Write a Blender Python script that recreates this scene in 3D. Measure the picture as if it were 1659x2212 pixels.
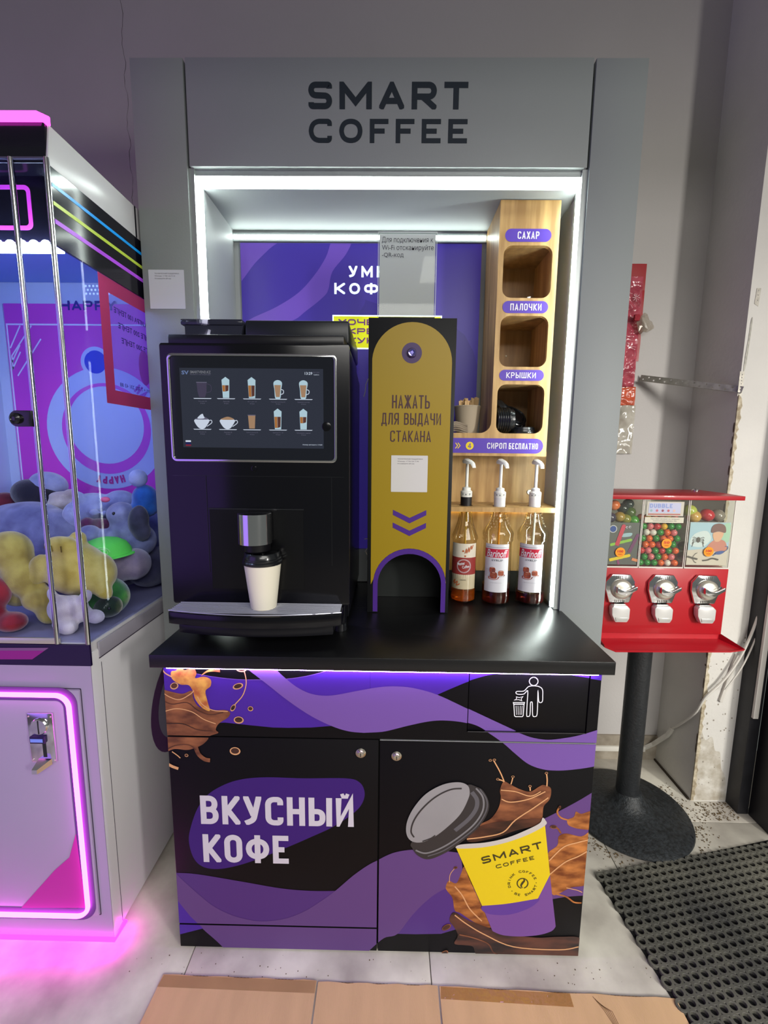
import bpy, bmesh, math, random
from math import sin, cos, pi, radians as R
from mathutils import Vector, Matrix, noise
from mathutils.geometry import tessellate_polygon
for o in list(bpy.data.objects): bpy.data.objects.remove(o)
SC = bpy.context.scene
COL = SC.collection
random.seed(7)

# ---------------------------------------------------------------- camera, world, lights, exposure
cam = bpy.data.objects.new('camera', bpy.data.cameras.new('camera')); COL.objects.link(cam)
cam.data.sensor_fit = 'HORIZONTAL'; cam.data.sensor_width = 36; cam.data.lens = 36*960.03/1659
cam.data.clip_start = .02
cam.matrix_world = Matrix(((0.99985601, -0.01235985, 0.0116273, 0.5071153), (0.01323943, 0.13956953, -0.99012376, -0.934394),
                           (0.01061497, 0.99013513, 0.13971307, 1.23758481), (0, 0, 0, 1)))
SC.camera = cam
SC.view_settings.view_transform = 'Standard'; SC.view_settings.look = 'None'
SC.view_settings.exposure = 0.0; SC.view_settings.gamma = 1; SC.view_settings.use_curve_mapping = False
W = bpy.data.worlds.new('room_ambience'); SC.world = W; W.use_nodes = True
W.node_tree.nodes['Background'].inputs[0].default_value = (.60, .64, .60, 1)
W.node_tree.nodes['Background'].inputs[1].default_value = 0.24

def area(name, loc, target, sx, sy, power, col, spread=180):
    l = bpy.data.lights.new(name, 'AREA'); l.shape = 'RECTANGLE'; l.size = sx; l.size_y = sy
    l.energy = power; l.color = col; l.spread = R(spread)
    o = bpy.data.objects.new(name, l); COL.objects.link(o); o.location = loc
    o.rotation_euler = (Vector(target)-Vector(loc)).to_track_quat('-Z', 'Y').to_euler()
    return o
area('doorway_lamp', (2.95, -2.45, 1.60), (1.35, .6, .75), .25, .8, 16, (1, .97, .90), 75)
area('ceiling_row_near', (2.1, -2.9, 3.0), (2.1, -2.9, 0), 2.6, 1.2, 100, (1, .98, .91))
area('ceiling_row_far', (1.8, -5.0, 3.0), (1.8, -5.0, 0), 3.2, 1.6, 220, (1, .97, .92))
area('neighbour_machine_glow', (-1.7, -1.5, 1.1), (-.3, .1, .8), 1.7, 1.9, 10, (.36, .15, 1), 160)

# ---------------------------------------------------------------- colour and material helpers
def C(h):
    if not isinstance(h, str): return tuple(h)+(1,)
    h = h.lstrip('#'); r = []
    for i in (0, 2, 4):
        x = int(h[i:i+2], 16)/255; r.append(x/12.92 if x <= .04045 else ((x+.055)/1.055)**2.4)
    return tuple(r)+(1,)
MATS = {}
def mat(name, col, rough=.5, metal=0, var=0, vscale=8, bump=0, bscale=40, coat=0, trans=0, ior=1.45, emis=None, es=0, sheen=0, stretch=None, col2=None, alpha=1, spec=.5):
    if name in MATS: return MATS[name]
    m = bpy.data.materials.new(name); m.use_nodes = True; nt = m.node_tree; N = nt.nodes; L = nt.links
    b = N['Principled BSDF']; c = C(col)
    b.inputs['Base Color'].default_value = c; b.inputs['Roughness'].default_value = rough; b.inputs['Metallic'].default_value = metal
    b.inputs['Coat Weight'].default_value = coat; b.inputs['Coat Roughness'].default_value = .06
    b.inputs['Transmission Weight'].default_value = trans; b.inputs['IOR'].default_value = ior
    b.inputs['Specular IOR Level'].default_value = spec; b.inputs['Alpha'].default_value = alpha
    if sheen: b.inputs['Sheen Weight'].default_value = sheen; b.inputs['Sheen Roughness'].default_value = .4
    if emis: b.inputs['Emission Color'].default_value = C(emis); b.inputs['Emission Strength'].default_value = es
    tc = N.new('ShaderNodeTexCoord'); src = tc.outputs['Object']
    if stretch:
        mp = N.new('ShaderNodeMapping'); mp.inputs['Scale'].default_value = stretch; L.new(src, mp.inputs[0]); src = mp.outputs[0]
    if var:
        n = N.new('ShaderNodeTexNoise'); n.inputs['Scale'].default_value = vscale; n.inputs['Detail'].default_value = 5; L.new(src, n.inputs['Vector'])
        r = N.new('ShaderNodeValToRGB'); L.new(n.outputs['Fac'], r.inputs[0])
        c2 = C(col2) if col2 else tuple(x*(1-var) for x in c[:3])+(1,)
        r.color_ramp.elements[0].position = .35; r.color_ramp.elements[1].position = .68
        r.color_ramp.elements[0].color = c2; r.color_ramp.elements[1].color = c
        L.new(r.outputs[0], b.inputs['Base Color'])
    if bump:
        n2 = N.new('ShaderNodeTexNoise'); n2.inputs['Scale'].default_value = bscale; n2.inputs['Detail'].default_value = 4; L.new(src, n2.inputs['Vector'])
        bp = N.new('ShaderNodeBump'); bp.inputs['Strength'].default_value = bump; bp.inputs['Distance'].default_value = .004
        L.new(n2.outputs['Fac'], bp.inputs['Height']); L.new(bp.outputs[0], b.inputs['Normal'])
    MATS[name] = m; return m
def glow(name, col, s):
    if name in MATS: return MATS[name]
    m = bpy.data.materials.new(name); m.use_nodes = True; nt = m.node_tree; nt.nodes.clear()
    e = nt.nodes.new('ShaderNodeEmission'); e.inputs[0].default_value = C(col); e.inputs[1].default_value = s
    o = nt.nodes.new('ShaderNodeOutputMaterial'); nt.links.new(e.outputs[0], o.inputs[0]); MATS[name] = m; return m
def thin_glass(name, tint, rough=.02, refl=1.0, film=None, filmfac=0, bump=0, bscale=20):
    """thin clear sheet: straight-through light plus fresnel reflection, optionally a cloudy film"""
    if name in MATS: return MATS[name]
    m = bpy.data.materials.new(name); m.use_nodes = True; nt = m.node_tree; N = nt.nodes; L = nt.links; N.clear()
    t = N.new('ShaderNodeBsdfTransparent'); t.inputs[0].default_value = C(tint)
    g = N.new('ShaderNodeBsdfGlossy'); g.inputs['Roughness'].default_value = rough
    f = N.new('ShaderNodeFresnel'); ge = N.new('ShaderNodeNewGeometry'); mr = N.new('ShaderNodeMapRange')
    mr.inputs['To Min'].default_value = 1.45; mr.inputs['To Max'].default_value = 1/1.45; L.new(ge.outputs['Backfacing'], mr.inputs['Value']); L.new(mr.outputs[0], f.inputs[0])
    ml = N.new('ShaderNodeMath'); ml.operation = 'MULTIPLY'; ml.inputs[1].default_value = refl; L.new(f.outputs[0], ml.inputs[0])
    mx = N.new('ShaderNodeMixShader'); L.new(ml.outputs[0], mx.inputs[0]); L.new(t.outputs[0], mx.inputs[1]); L.new(g.outputs[0], mx.inputs[2])
    out = mx
    if bump:
        tc = N.new('ShaderNodeTexCoord'); n2 = N.new('ShaderNodeTexNoise'); n2.inputs['Scale'].default_value = bscale; L.new(tc.outputs['Object'], n2.inputs['Vector'])
        bp = N.new('ShaderNodeBump'); bp.inputs['Strength'].default_value = bump; bp.inputs['Distance'].default_value = .01
        L.new(n2.outputs['Fac'], bp.inputs['Height']); L.new(bp.outputs[0], g.inputs['Normal']); L.new(bp.outputs[0], f.inputs['Normal'])
    if film:
        d = N.new('ShaderNodeBsdfDiffuse'); d.inputs[0].default_value = C(film)
        m2 = N.new('ShaderNodeMixShader'); m2.inputs[0].default_value = filmfac; L.new(mx.outputs[0], m2.inputs[1]); L.new(d.outputs[0], m2.inputs[2]); out = m2
    o = N.new('ShaderNodeOutputMaterial'); L.new(out.outputs[0], o.inputs[0]); MATS[name] = m; return m

def translucent(name, col, share=.5):
    if name in MATS: return MATS[name]
    m = bpy.data.materials.new(name); m.use_nodes = True; nt = m.node_tree; N = nt.nodes; L = nt.links; N.clear()
    d = N.new('ShaderNodeBsdfDiffuse'); d.inputs[0].default_value = C(col); t = N.new('ShaderNodeBsdfTranslucent'); t.inputs[0].default_value = C(col)
    x = N.new('ShaderNodeMixShader'); x.inputs[0].default_value = share; L.new(d.outputs[0], x.inputs[1]); L.new(t.outputs[0], x.inputs[2])
    o = N.new('ShaderNodeOutputMaterial'); L.new(x.outputs[0], o.inputs[0]); MATS[name] = m; return m

# ---------------------------------------------------------------- mesh helpers
def FY(y0, dx=0, dz=0): return lambda a, b, c=0: (a+dx, y0-c, b+dz)      # faces the viewer
def FX(x0): return lambda a, b, c=0: (x0+c, a, b)                        # faces +x, a = depth
def FZ(z0): return lambda a, b, c=0: (a, b, z0+c)
def FC(cx, cy, r, z0=0): return lambda a, b, c=0: (cx+(r+c)*sin(a/r), cy-(r+c)*cos(a/r), z0+b)   # round a cylinder
def FR(fr, ang, a0=0, b0=0, s=1):                                        # turned and scaled inside another frame
    ca, sa = cos(R(ang))*s, sin(R(ang))*s
    return lambda a, b, c=0: fr(a0+a*ca-b*sa, b0+a*sa+b*ca, c)
class MB:
    def __init__(s): s.v = []; s.f = []
    def add(s, v, f):
        k = len(s.v); s.v += [tuple(p) for p in v]; s.f += [tuple(i+k for i in q) for q in f]; return s
    def box(s, x0, x1, y0, y1, z0, z1, M=None):
        v = [(x, y, z) for x in (x0, x1) for y in (y0, y1) for z in (z0, z1)]
        if M: v = [M @ Vector(p) for p in v]
        return s.add(v, [(0, 1, 3, 2), (4, 6, 7, 5), (0, 4, 5, 1), (2, 3, 7, 6), (0, 2, 6, 4), (1, 5, 7, 3)])
    def lathe(s, prof, c=(0, 0, 0), n=24, M=None, cap=True):
        v = []; f = []
        for r, z in prof:
            for i in range(n):
                p = Vector((r*cos(2*pi*i/n), r*sin(2*pi*i/n), z)); p = M @ p if M else p
                v.append(p+Vector(c))
        for j in range(len(prof)-1):
            for i in range(n): f.append((j*n+i, j*n+(i+1) % n, (j+1)*n+(i+1) % n, (j+1)*n+i))
        if cap: f += [tuple(range(n-1, -1, -1)), tuple((len(prof)-1)*n+i for i in range(n))]
        return s.add(v, f)
    def tube(s, pts, r, n=8, closed=False):
        pts = [Vector(p) for p in pts]; m = len(pts); rs = r if isinstance(r, (list, tuple)) else [r]*m; v = []; f = []; up = None
        for i, p in enumerate(pts):
            a = pts[(i-1) % m] if (closed or i) else p; b = pts[(i+1) % m] if (closed or i < m-1) else p
            t = (b-a).normalized()
            if up is None: up = Vector((0, 0, 1)) if abs(t.z) < .9 else Vector((0, 1, 0))
            sd = t.cross(up).normalized(); up = sd.cross(t).normalized()
            for k in range(n): v.append(p+sd*rs[i]*cos(2*pi*k/n)+up*rs[i]*sin(2*pi*k/n))
        for i in range(m if closed else m-1):
            j = (i+1) % m
            for k in range(n): f.append((i*n+k, i*n+(k+1) % n, j*n+(k+1) % n, j*n+k))
        if not closed: f += [tuple(range(n-1, -1, -1)), tuple((m-1)*n+k for k in range(n))]
        return s.add(v, f)
    def plate(s, loops, fr, d0, d1):
        """2-D outline (first loop) with holes, given thickness from d0 to d1 in the frame"""
        tri = tessellate_polygon([[Vector((a, b, 0)) for a, b in l] for l in loops]); P = [p for l in loops for p in l]; n = len(P)
        v = [fr(a, b, d0) for a, b in P]+[fr(a, b, d1) for a, b in P]
        f = [tuple(t) for t in tri]+[tuple(i+n for i in t) for t in tri]; k = 0
        for l in loops:
            m = len(l)
            for i in range(m): f.append((k+i, k+(i+1) % m, n+k+(i+1) % m, n+k+i))
            k += m
        return s.add(v, f)
    def flat(s, loops, fr, d=0):
        if not isinstance(loops[0][0], (tuple, list)): loops = [loops]
        tri = tessellate_polygon([[Vector((a, b, 0)) for a, b in l] for l in loops]); P = [p for l in loops for p in l]
        return s.add([fr(a, b, d) for a, b in P], [tuple(t) for t in tri])
    def patch(s, fr, a0, a1, b0, b1, n=12, m=1, d=0):
        v = [fr(a0+(a1-a0)*i/n, b0+(b1-b0)*j/m, d) for j in range(m+1) for i in range(n+1)]
        return s.add(v, [(j*(n+1)+i, j*(n+1)+i+1, (j+1)*(n+1)+i+1, (j+1)*(n+1)+i) for j in range(m) for i in range(n)])
    def ball(s, c, r, n=12, m=8, M=None):
        r = r if isinstance(r, (tuple, list)) else (r, r, r); v = []; f = []
        for j in range(m+1):
            t = pi*j/m
            for i in range(n):
                p = Vector((r[0]*sin(t)*cos(2*pi*i/n), r[1]*sin(t)*sin(2*pi*i/n), r[2]*cos(t)))
                if M: p = M @ p
                v.append(p+Vector(c))
        for j in range(m):
            for i in range(n): f.append((j*n+i, (j+1)*n+i, (j+1)*n+(i+1) % n, j*n+(i+1) % n))
        return s.add(v, f)
    def build(s, name, m, parent=None, smooth=False, bevel=0, segs=2, fix=True):
        me = bpy.data.meshes.new(name); me.from_pydata(s.v, [], s.f); me.update()
        b = bmesh.new(); b.from_mesh(me)
        if fix: bmesh.ops.remove_doubles(b, verts=b.verts, dist=1e-6); bmesh.ops.recalc_face_normals(b, faces=b.faces)
        if bevel:
            ed = [e for e in b.edges if len(e.link_faces) == 2 and e.calc_face_angle(0) > R(35)]
            bmesh.ops.bevel(b, geom=ed, offset=bevel, segments=segs, profile=.5, affect='EDGES', clamp_overlap=True)
        b.to_mesh(me); b.free()
        if smooth or bevel:
            me.polygons.foreach_set('use_smooth', [True]*len(me.polygons)); me.set_sharp_from_angle(angle=R(38))
        me.materials.append(m)
        o = bpy.data.objects.new(name, me); COL.objects.link(o)
        if parent:
            o.parent = parent
            o.matrix_parent_inverse = WM(parent).inverted()
        return o
def WM(o):
    m = o.matrix_basis.copy()
    if o.parent: m = WM(o.parent) @ o.matrix_parent_inverse @ m
    return m
def thing(name, label, cat, loc=(0, 0, 0), group=None):
    o = bpy.data.objects.new(name, None); COL.objects.link(o); o.location = loc; o.empty_display_size = .02
    o['label'] = label; o['category'] = cat
    if group: o['group'] = group
    return o
def tag(o, label, cat, group=None, kind=None):
    o['label'] = label; o['category'] = cat
    if group: o['group'] = group
    if kind: o['kind'] = kind
    return o
def struct(o): o['kind'] = 'structure'; return o
def copy_tree(o, parent=None):
    c = o.copy(); COL.objects.link(c)
    if parent: c.parent = parent
    for ch in list(o.children): copy_tree(ch, c)
    return c
def box(name, x0, x1, y0, y1, z0, z1, m, parent=None, bevel=0): return MB().box(x0, x1, y0, y1, z0, z1).build(name, m, parent, bevel=bevel)
def rrect(x0, x1, z0, z1, r, n=5):
    p = []
    for cx, cz, a in ((x1-r, z1-r, 0), (x0+r, z1-r, 90), (x0+r, z0+r, 180), (x1-r, z0+r, 270)):
        p += [(cx+r*cos(R(a+90*i/n)), cz+r*sin(R(a+90*i/n))) for i in range(n+1)]
    return p
def circ(cx, cz, r, n=24, rz=None): return [(cx+r*cos(2*pi*i/n), cz+(rz or r)*sin(2*pi*i/n)) for i in range(n)]
def smooth(p, closed=True, n=5):
    q = []; m = len(p)
    for i in range(m if closed else m-1):
        g = lambda k: p[k % m] if closed else p[max(0, min(m-1, k))]
        a, b, c, d = g(i-1), g(i), g(i+1), g(i+2)
        for k in range(n):
            t = k/n; q.append(tuple(.5*(2*b[j]+(c[j]-a[j])*t+(2*a[j]-5*b[j]+4*c[j]-d[j])*t*t+(3*b[j]-a[j]-3*c[j]+d[j])*t**3) for j in (0, 1)))
    if not closed: q.append(p[-1])
    return q
def clip(poly, x0, x1, z0, z1):
    for ax, lim, sg in ((0, x0, 1), (0, x1, -1), (1, z0, 1), (1, z1, -1)):
        out = []
        for i, q in enumerate(poly):
            p = poly[i-1]; dp, dq = (p[ax]-lim)*sg, (q[ax]-lim)*sg
            if (dp >= 0) != (dq >= 0):
                t = dp/(dp-dq); out.append((p[0]+(q[0]-p[0])*t, p[1]+(q[1]-p[1])*t))
            if dq >= 0: out.append(q)
        poly = out
        if len(poly) < 3: return []
    return poly
def parea(p): return abs(sum(p[i-1][0]*p[i][1]-p[i][0]*p[i-1][1] for i in range(len(p))))/2
def line(pts, w, closed=False, lim=2.5):
    """flat mitred ribbon: list of quads"""
    m = len(pts); L = []; Rr = []; ws = w if isinstance(w, (list, tuple)) else [w]*m
    for i in range(m):
        p = Vector(pts[i]).to_2d(); a = Vector(pts[i-1]).to_2d() if (closed or i) else None; b = Vector(pts[(i+1) % m]).to_2d() if (closed or i < m-1) else None
        d1 = (p-a).normalized() if a is not None else (b-p).normalized(); d2 = (b-p).normalized() if b is not None else d1
        n1 = Vector((-d1.y, d1.x)); n2 = Vector((-d2.y, d2.x)); k = n1+n2
        k = k.normalized() if k.length > 1e-6 else n1
        s = min(lim, 1/max(.2, k.dot(n1))); L.append(tuple(p+k*s*ws[i]/2)); Rr.append(tuple(p-k*s*ws[i]/2))
    return [[L[i], L[(i+1) % m], Rr[(i+1) % m], Rr[i]] for i in range(m if closed else m-1)]
def ribbon(mb, pts, w, fr, d=0, closed=False):
    for k, q in enumerate(line(pts, w, closed)): mb.add([fr(a, b, d+k*3e-6) for a, b in q], [(0, 1, 2, 3)])
    return mb

# ---------------------------------------------------------------- lettering: a small stroke alphabet, and the built-in font for fine print
_P = [[(0, 0), (0, 1), (1, 1, 1), (1, .45, 1), (0, .45)]]
_O = [[(0, 0, 1), (1, 0, 1), (1, 1, 1), (0, 1, 1), 'c']]
_C = [[(1, .76), (1, 1, 1), (0, 1, 1), (0, 0, 1), (1, 0, 1), (1, .24)]]
_A = [[(0, 0), (.5, 1.0), (1, 0)], [(.17, .25), (.83, .25)]]
_E = [[(1, 1), (0, 1), (0, 0), (1, 0)], [(0, .5), (.88, .5)]]
_K = [[(0, 0), (0, 1)], [(.0, .36), (1, 1.02)], [(.25, .5), (1, -.02)]]
_H = [[(0, 0), (0, 1)], [(1, 0), (1, 1)], [(0, .5), (1, .5)]]
_M = [[(0, 0), (0, 1), (.5, .2), (1, 1), (1, 0)]]
_B = [[(0, 0), (0, 1), (.94, 1, 1), (.94, .52, 1), (0, .52)], [(0, .52), (1, .52, 1), (1, 0, 1), (0, 0)]]
_X = [[(0, -.02), (1, 1.02)], [(0, 1.02), (1, -.02)]]
_T = [[(0, 1), (1, 1)], [(.5, 1), (.5, 0)]]
_U = [[(0, 1.03), (.55, .3)], [(1, 1.03), (.55, .1, 1), (.1, 0)]]
GL = {'P': _P, 'Р': _P, 'O': _O, 'О': _O, '0': _O, 'C': _C, 'С': _C, 'A': _A, 'А': _A, 'E': _E, 'Е': _E, 'K': _K, 'К': _K, 'H': _H, 'Н': _H,
      'M': _M, 'М': _M, 'B': _B, 'В': _B, 'X': _X, 'Х': _X, 'T': _T, 'Т': _T, 'У': _U,
      'Y': [[(0, 1.03), (.5, .45), (1, 1.03)], [(.5, .45), (.5, 0)]],
      'S': [[(1, .82), (1, 1, 1), (0, 1, 1), (0, .52, 1), (1, .48, 1), (1, 0, 1), (0, 0, 1), (0, .18)]],
      'R': _P+[[(.42, .45), (1, -.02)]], 'F': [[(1, 1), (0, 1), (0, 0)], [(0, .5), (.9, .5)]], 'D': [[(0, 0), (0, 1), (1, 1, 1), (1, 0, 1), (0, 0)]],
      'I': [[(.5, 0), (.5, 1)]], 'U': [[(0, 1), (0, 0, 1), (1, 0, 1), (1, 1)]], 'L': [[(0, 1), (0, 0), (1, 0)]], 'N': [[(0, 0), (0, 1), (1, 0), (1, 1)]],
      'Г': [[(1, 1), (0, 1), (0, 0)]], 'П': [[(0, 0), (0, 1), (1, 1), (1, 0)]], 'Л': [[(-.05, 0), (.12, .1, 1), (.28, 1), (1, 1), (1, 0)]],
      'Д': [[(.2, .06), (.3, 1), (.86, 1), (.86, .06)], [(0, .06), (1, .06)], [(0, .06), (0, -.14)], [(1, .06), (1, -.14)]],
      'Ж': [[(.5, 0), (.5, 1)], [(0, 1.02), (.46, .5), (0, -.02)], [(1, 1.02), (.54, .5), (1, -.02)]],
      'Ь': [[(0, 1), (0, 0), (1, 0, 1), (1, .52, 1), (0, .52)]], 'Ы': [[(0, 1), (0, 0), (.62, 0, 1), (.62, .52, 1), (0, .52)], [(1, 0), (1, 1)]],
      'И': [[(0, 1), (0, 0), (1, 1), (1, 0)]], 'Й': [[(0, 1), (0, 0), (1, 1), (1, 0)], [(.26, 1.30), (.36, 1.17), (.64, 1.17), (.74, 1.30)]],
      'Ч': [[(0, 1), (0, .45, 1), (1, .45)], [(1, 0), (1, 1)]], 'Я': [[(1, 0), (1, 1), (0, 1, 1), (0, .45, 1), (1, .45)], [(.58, .45), (0, -.02)]],
      'Ш': [[(0, 1), (0, 0), (1, 0), (1, 1)], [(.5, 0), (.5, 1)]], 'Б': [[(.93, 1), (0, 1), (0, 0), (1, 0, 1), (1, .56, 1), (0, .56)]],
      'Ф': [[(.5, -.02), (.5, 1.02)], [(0, .17, 1), (1, .17, 1), (1, .85, 1), (0, .85, 1), 'c']],
      '1': [[(.15, .72), (.5, 1), (.5, 0)]], '2': [[(0, .74), (0, 1, 1), (1, 1, 1), (1, .6), (0, 0), (1, 0)]], '4': [[(.7, 0), (.7, 1), (0, .28), (1, .28)]]}
WIDE = {'М': 1.3, 'M': 1.3, 'Ж': 1.4, 'Ш': 1.35, 'Ы': 1.3, 'Ф': 1.3, 'Д': 1.15, '1': .7, 'I': .3, 'Г': .85, ' ': .55, 'S': .95, 'E': .82, 'F': .8, 'Е': .88, 'T': .95, 'У': 1.0}
def glyph(ch, w, h, t, r):
    out = []
    for st in GL.get(ch, []):
        closed = st[-1] == 'c'; P = st[:-1] if closed else st; pts = []; m = len(P)
        real = [(t/2+p[0]*(w-t), t/2+p[1]*(h-t)) for p in P]; tt = t*.62 if P[0][1] > 1.1 else t
        for i, p in enumerate(P):
            if len(p) == 3 and (closed or 0 < i < m-1):
                a = Vector(real[i-1]); b = Vector(real[i]); c = Vector(real[(i+1) % m]); u = (a-b); v = (c-b)
                k = min(r, u.length*.47, v.length*.47); A = b+u.normalized()*k; D = b+v.normalized()*k
                for s in range(7):
                    q = s/6; pts.append(tuple((1-q)**2*A+2*q*(1-q)*(b*.82+(A+D)*.09)+q*q*D))
            else: pts.append(real[i])
        if not closed:                                                   # square ends where a stroke meets the letter box
            for e, e2, p in ((0, 1, P[0]), (-1, -2, P[-1])):
                a = Vector(pts[e]); b = (a-Vector(pts[e2])).normalized()
                if (not 0 < p[1] < 1 and p[1] < 1.1) or (abs(b.x) > .8 and not 0 < p[0] < 1): pts[e] = tuple(a+b*t/2)
        for q in line(pts, tt, closed, 3):
            q = clip(q, 0, w, -.2*h if ch == 'Д' else 0, 1.4*h if ch == 'Й' else h)
            if q: out.append(q)
    return out
def sign(name, s, fr, a0, a1, b0, b1, t, m, parent, d=.0006, r=.5, gap=.28, mirror=False):
    """a line of stroke letters filling a0..a1 by b0..b1; t = stroke as share of height, r = corner radius as share of letter width"""
    h = b1-b0; tot = sum(WIDE.get(c, 1) for c in s)+gap*(len(s)-1); u = (a1-a0)/tot; mb = MB(); x = 0
    for c in s:
        w = WIDE.get(c, 1)*u
        for k, q in enumerate(glyph(c, w, h, min(t*h, w*.45), r*w)):
            mb.add([fr((a1-(x+a)) if mirror else (a0+x+a), b0+b, d+k*8e-6) for a, b in q], [tuple(range(len(q)))])
        x += w+gap*u
    return mb.build(name, m, parent, fix=False)
def text(name, s, fr, a0, a1, b0, b1, m, parent, d=.0006, bold=0, mirror=False, shear=0):
    cu = bpy.data.curves.new('t', 'FONT'); cu.body = s; cu.offset = bold; cu.shear = shear; cu.resolution_u = 2
    o = bpy.data.objects.new('t', cu); COL.objects.link(o); dg = bpy.context.evaluated_depsgraph_get()
    me = bpy.data.meshes.new_from_object(o.evaluated_get(dg)); V = [v.co.copy() for v in me.vertices]; F = [tuple(p.vertices) for p in me.polygons]
    bpy.data.objects.remove(o); bpy.data.curves.remove(cu); bpy.data.meshes.remove(me)
    x0 = min(v.x for v in V); x1 = max(v.x for v in V); y0 = min(v.y for v in V); y1 = max(v.y for v in V)
    g = lambda v: ((v.x-x0)/(x1-x0), (v.y-y0)/(y1-y0))
    mb = MB(); mb.add([fr((a1-(a1-a0)*g(v)[0]) if mirror else (a0+(a1-a0)*g(v)[0]), b0+(b1-b0)*g(v)[1], d) for v in V], F)
    return mb.build(name, m, parent, fix=False)
def arc_sign(name, s, fr, cx, cz, r, a0, a1, h, t, m, parent, d=.0006, inward=False):
    mb = MB(); n = len(s); w = abs(a1-a0)/n*pi/180*r*.74
    for i, ch in enumerate(s):
        ang = a0+(a1-a0)*(i+.5)/n
        rot = ang-90 if not inward else ang+90
        f2 = FR(fr, rot, cx+r*cos(R(ang)), cz+r*sin(R(ang)))
        ww = w*min(1.15, WIDE.get(ch, 1))
        for k, q in enumerate(glyph(ch, ww, h, t*h, .4*ww)): mb.add([f2(a-ww/2, b-h/2, d+k*8e-6) for a, b in q], [tuple(range(len(q)))])
    return mb.build(name, m, parent, fix=False)

# ---------------------------------------------------------------- palette
wall_m = mat('wall_plaster', '#b4b0ae', .8, var=.06, vscale=2.5, bump=.12, bscale=120)
pil_m = mat('white_pilaster', '#cfccc6', .8, var=.07, vscale=6, bump=.25, bscale=60)
dirty_m = mat('stained_plaster', '#cfcbc2', .85, var=.2, vscale=26, bump=.5, bscale=70, col2='#a59c8c')
grout_m = mat('grout', '#6f6a62', .9, var=.2, vscale=30)
tile_m = mat('floor_tile', '#dcd8cb', .33, var=.16, vscale=5.5, bump=.05, bscale=30, col2='#a29b93')
grey_m = mat('grey_laminate', '#858a8b', .55, var=.04, vscale=3, bump=.06, bscale=220)
niche_m = mat('niche_laminate', '#a6abac', .5, var=.03)
black_m = mat('black_laminate', '#131217', .4, bump=.05, bscale=400)
top_m = mat('black_worktop', '#0c0c0e', .33, bump=.08, bscale=500)
groove_m = mat('dark_groove', '#1b1d20', .7)
letter_m = mat('navy_vinyl', '#101c28', .5)
led_m = glow('white_led', '#f2fff8', 56)
chrome_m = mat('chrome', '#d8d8da', .12, 1)
steel_m = mat('brushed_steel', '#cfcabc', .33, .7)
white_m = mat('white_plastic', '#d9d8d4', .35)
ptxt_m = mat('print_white', '#d3cfd6', .5)
purple_m = mat('print_deep_purple', '#472590', .45, spec=.25)
lilac_m = mat('print_light_purple', '#70509a', .45, spec=.25)
blackp_m = mat('print_black', '#09080b', .5, spec=.18)
yellow_m = mat('print_yellow', '#d8be16', .4)
violet_m = mat('label_violet', '#4c2f9e', .45)

# ---------------------------------------------------------------- room shell
fl = struct(box('floor', -2.6, 3.4, -3.2, .80, -.06, -.003, grout_m))
xs = [-1.72, -1.135, -.55, .035, .62, 1.205, 1.79, 2.375]; ys = [-1.917, -1.332, -.747, -.162, .423, 1.008]
for i in range(len(xs)-1):
    for j in range(len(ys)-1):
        x0, x1, y0, y1 = xs[i]+.0012, xs[i+1]-.0012, ys[j]+.0012, min(ys[j+1]-.0012, .735)
        if x1 > 1.7 and y1 > .47: x1 = 1.765
        box('tile', x0, x1, y0, y1, -.009, 0, tile_m, fl, bevel=.0008)
struct(box('unseen_shade_beam', -3.0, 4.5, -1.55, -1.35, 2.48, 3.3, wall_m))  # unseen beam added to keep ceiling row light off the header
wb = struct(box('wall_back', -2.6, 1.6, .735, .83, 0, 3.3, wall_m))
crack = MB(); random.seed(3); pts = []
for i in range(60):
    z = 1.86+i*.018; pts.append((-.397+.004*sin(i*.9)+random.uniform(-.003, .003)+(.0 if i < 40 else (i-40)*.0005), z))
ribbon(crack, pts, [.0004+.0012*random.random() for _ in pts], FY(.7348)); crack.build('crack', mat('crack_shadow', '#55504e', .9), wb)
wr = struct(box('wall_right', 1.6, 1.725, .515, .83, 0, 3.3, pil_m))
lw = MB()
lw.flat([(1.601, .004), (1.724, .004)]+smooth([(1.723, .03), (1.712, .10), (1.695, .13), (1.685, .19), (1.665, .20), (1.650, .25), (1.625, .24), (1.602, .31)], False), FY(.5145)); lw.build('stained_patch', dirty_m, wr)
spots = MB(); random.seed(11)
for i in range(70):
    x = random.uniform(1.605, 1.72); z = random.uniform(.06, .62); r = random.uniform(.0008, .003)
    spots.flat(circ(x, z, r, 7, r*random.uniform(.5, 1.8)), FY(.5143))
spots.build('paint_chip', mat('chip', '#8c8478', .9), wr)['kind'] = 'stuff'
# chipped corner bead down the pilaster edge
cb = MB(); random.seed(5); pp = []
zz = .004
while zz < 1.42: pp.append((1.601+random.uniform(-.0015, .003), zz)); zz += .012
outl = [(1.606+.004*random.random(), .004)]+[(x+.004+.008*random.random(), z) for x, z in pp]
cb.plate([[(1.5995, .004)]+[(1.5995, 1.42)]+outl[::-1]], FY(.515), -.001, .0035)
cb.build('corner_bead', mat('plaster_edge', '#c9bfa8', .85, var=.35, vscale=60, col2='#8f8169'), wr)
db = MB(); random.seed(15)
for i in range(16):
    z = random.choice((random.uniform(.12, 1.0), random.uniform(.9, 1.40))); db.ball((1.599, .5160+random.uniform(0, .002), z), (.0010, .002+.002*random.random(), .004+.018*random.random()), 7, 5)
o = db.build('broken_edge', mat('plaster_hole', '#57493c', .9), wr); o['kind'] = 'stuff'
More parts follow.
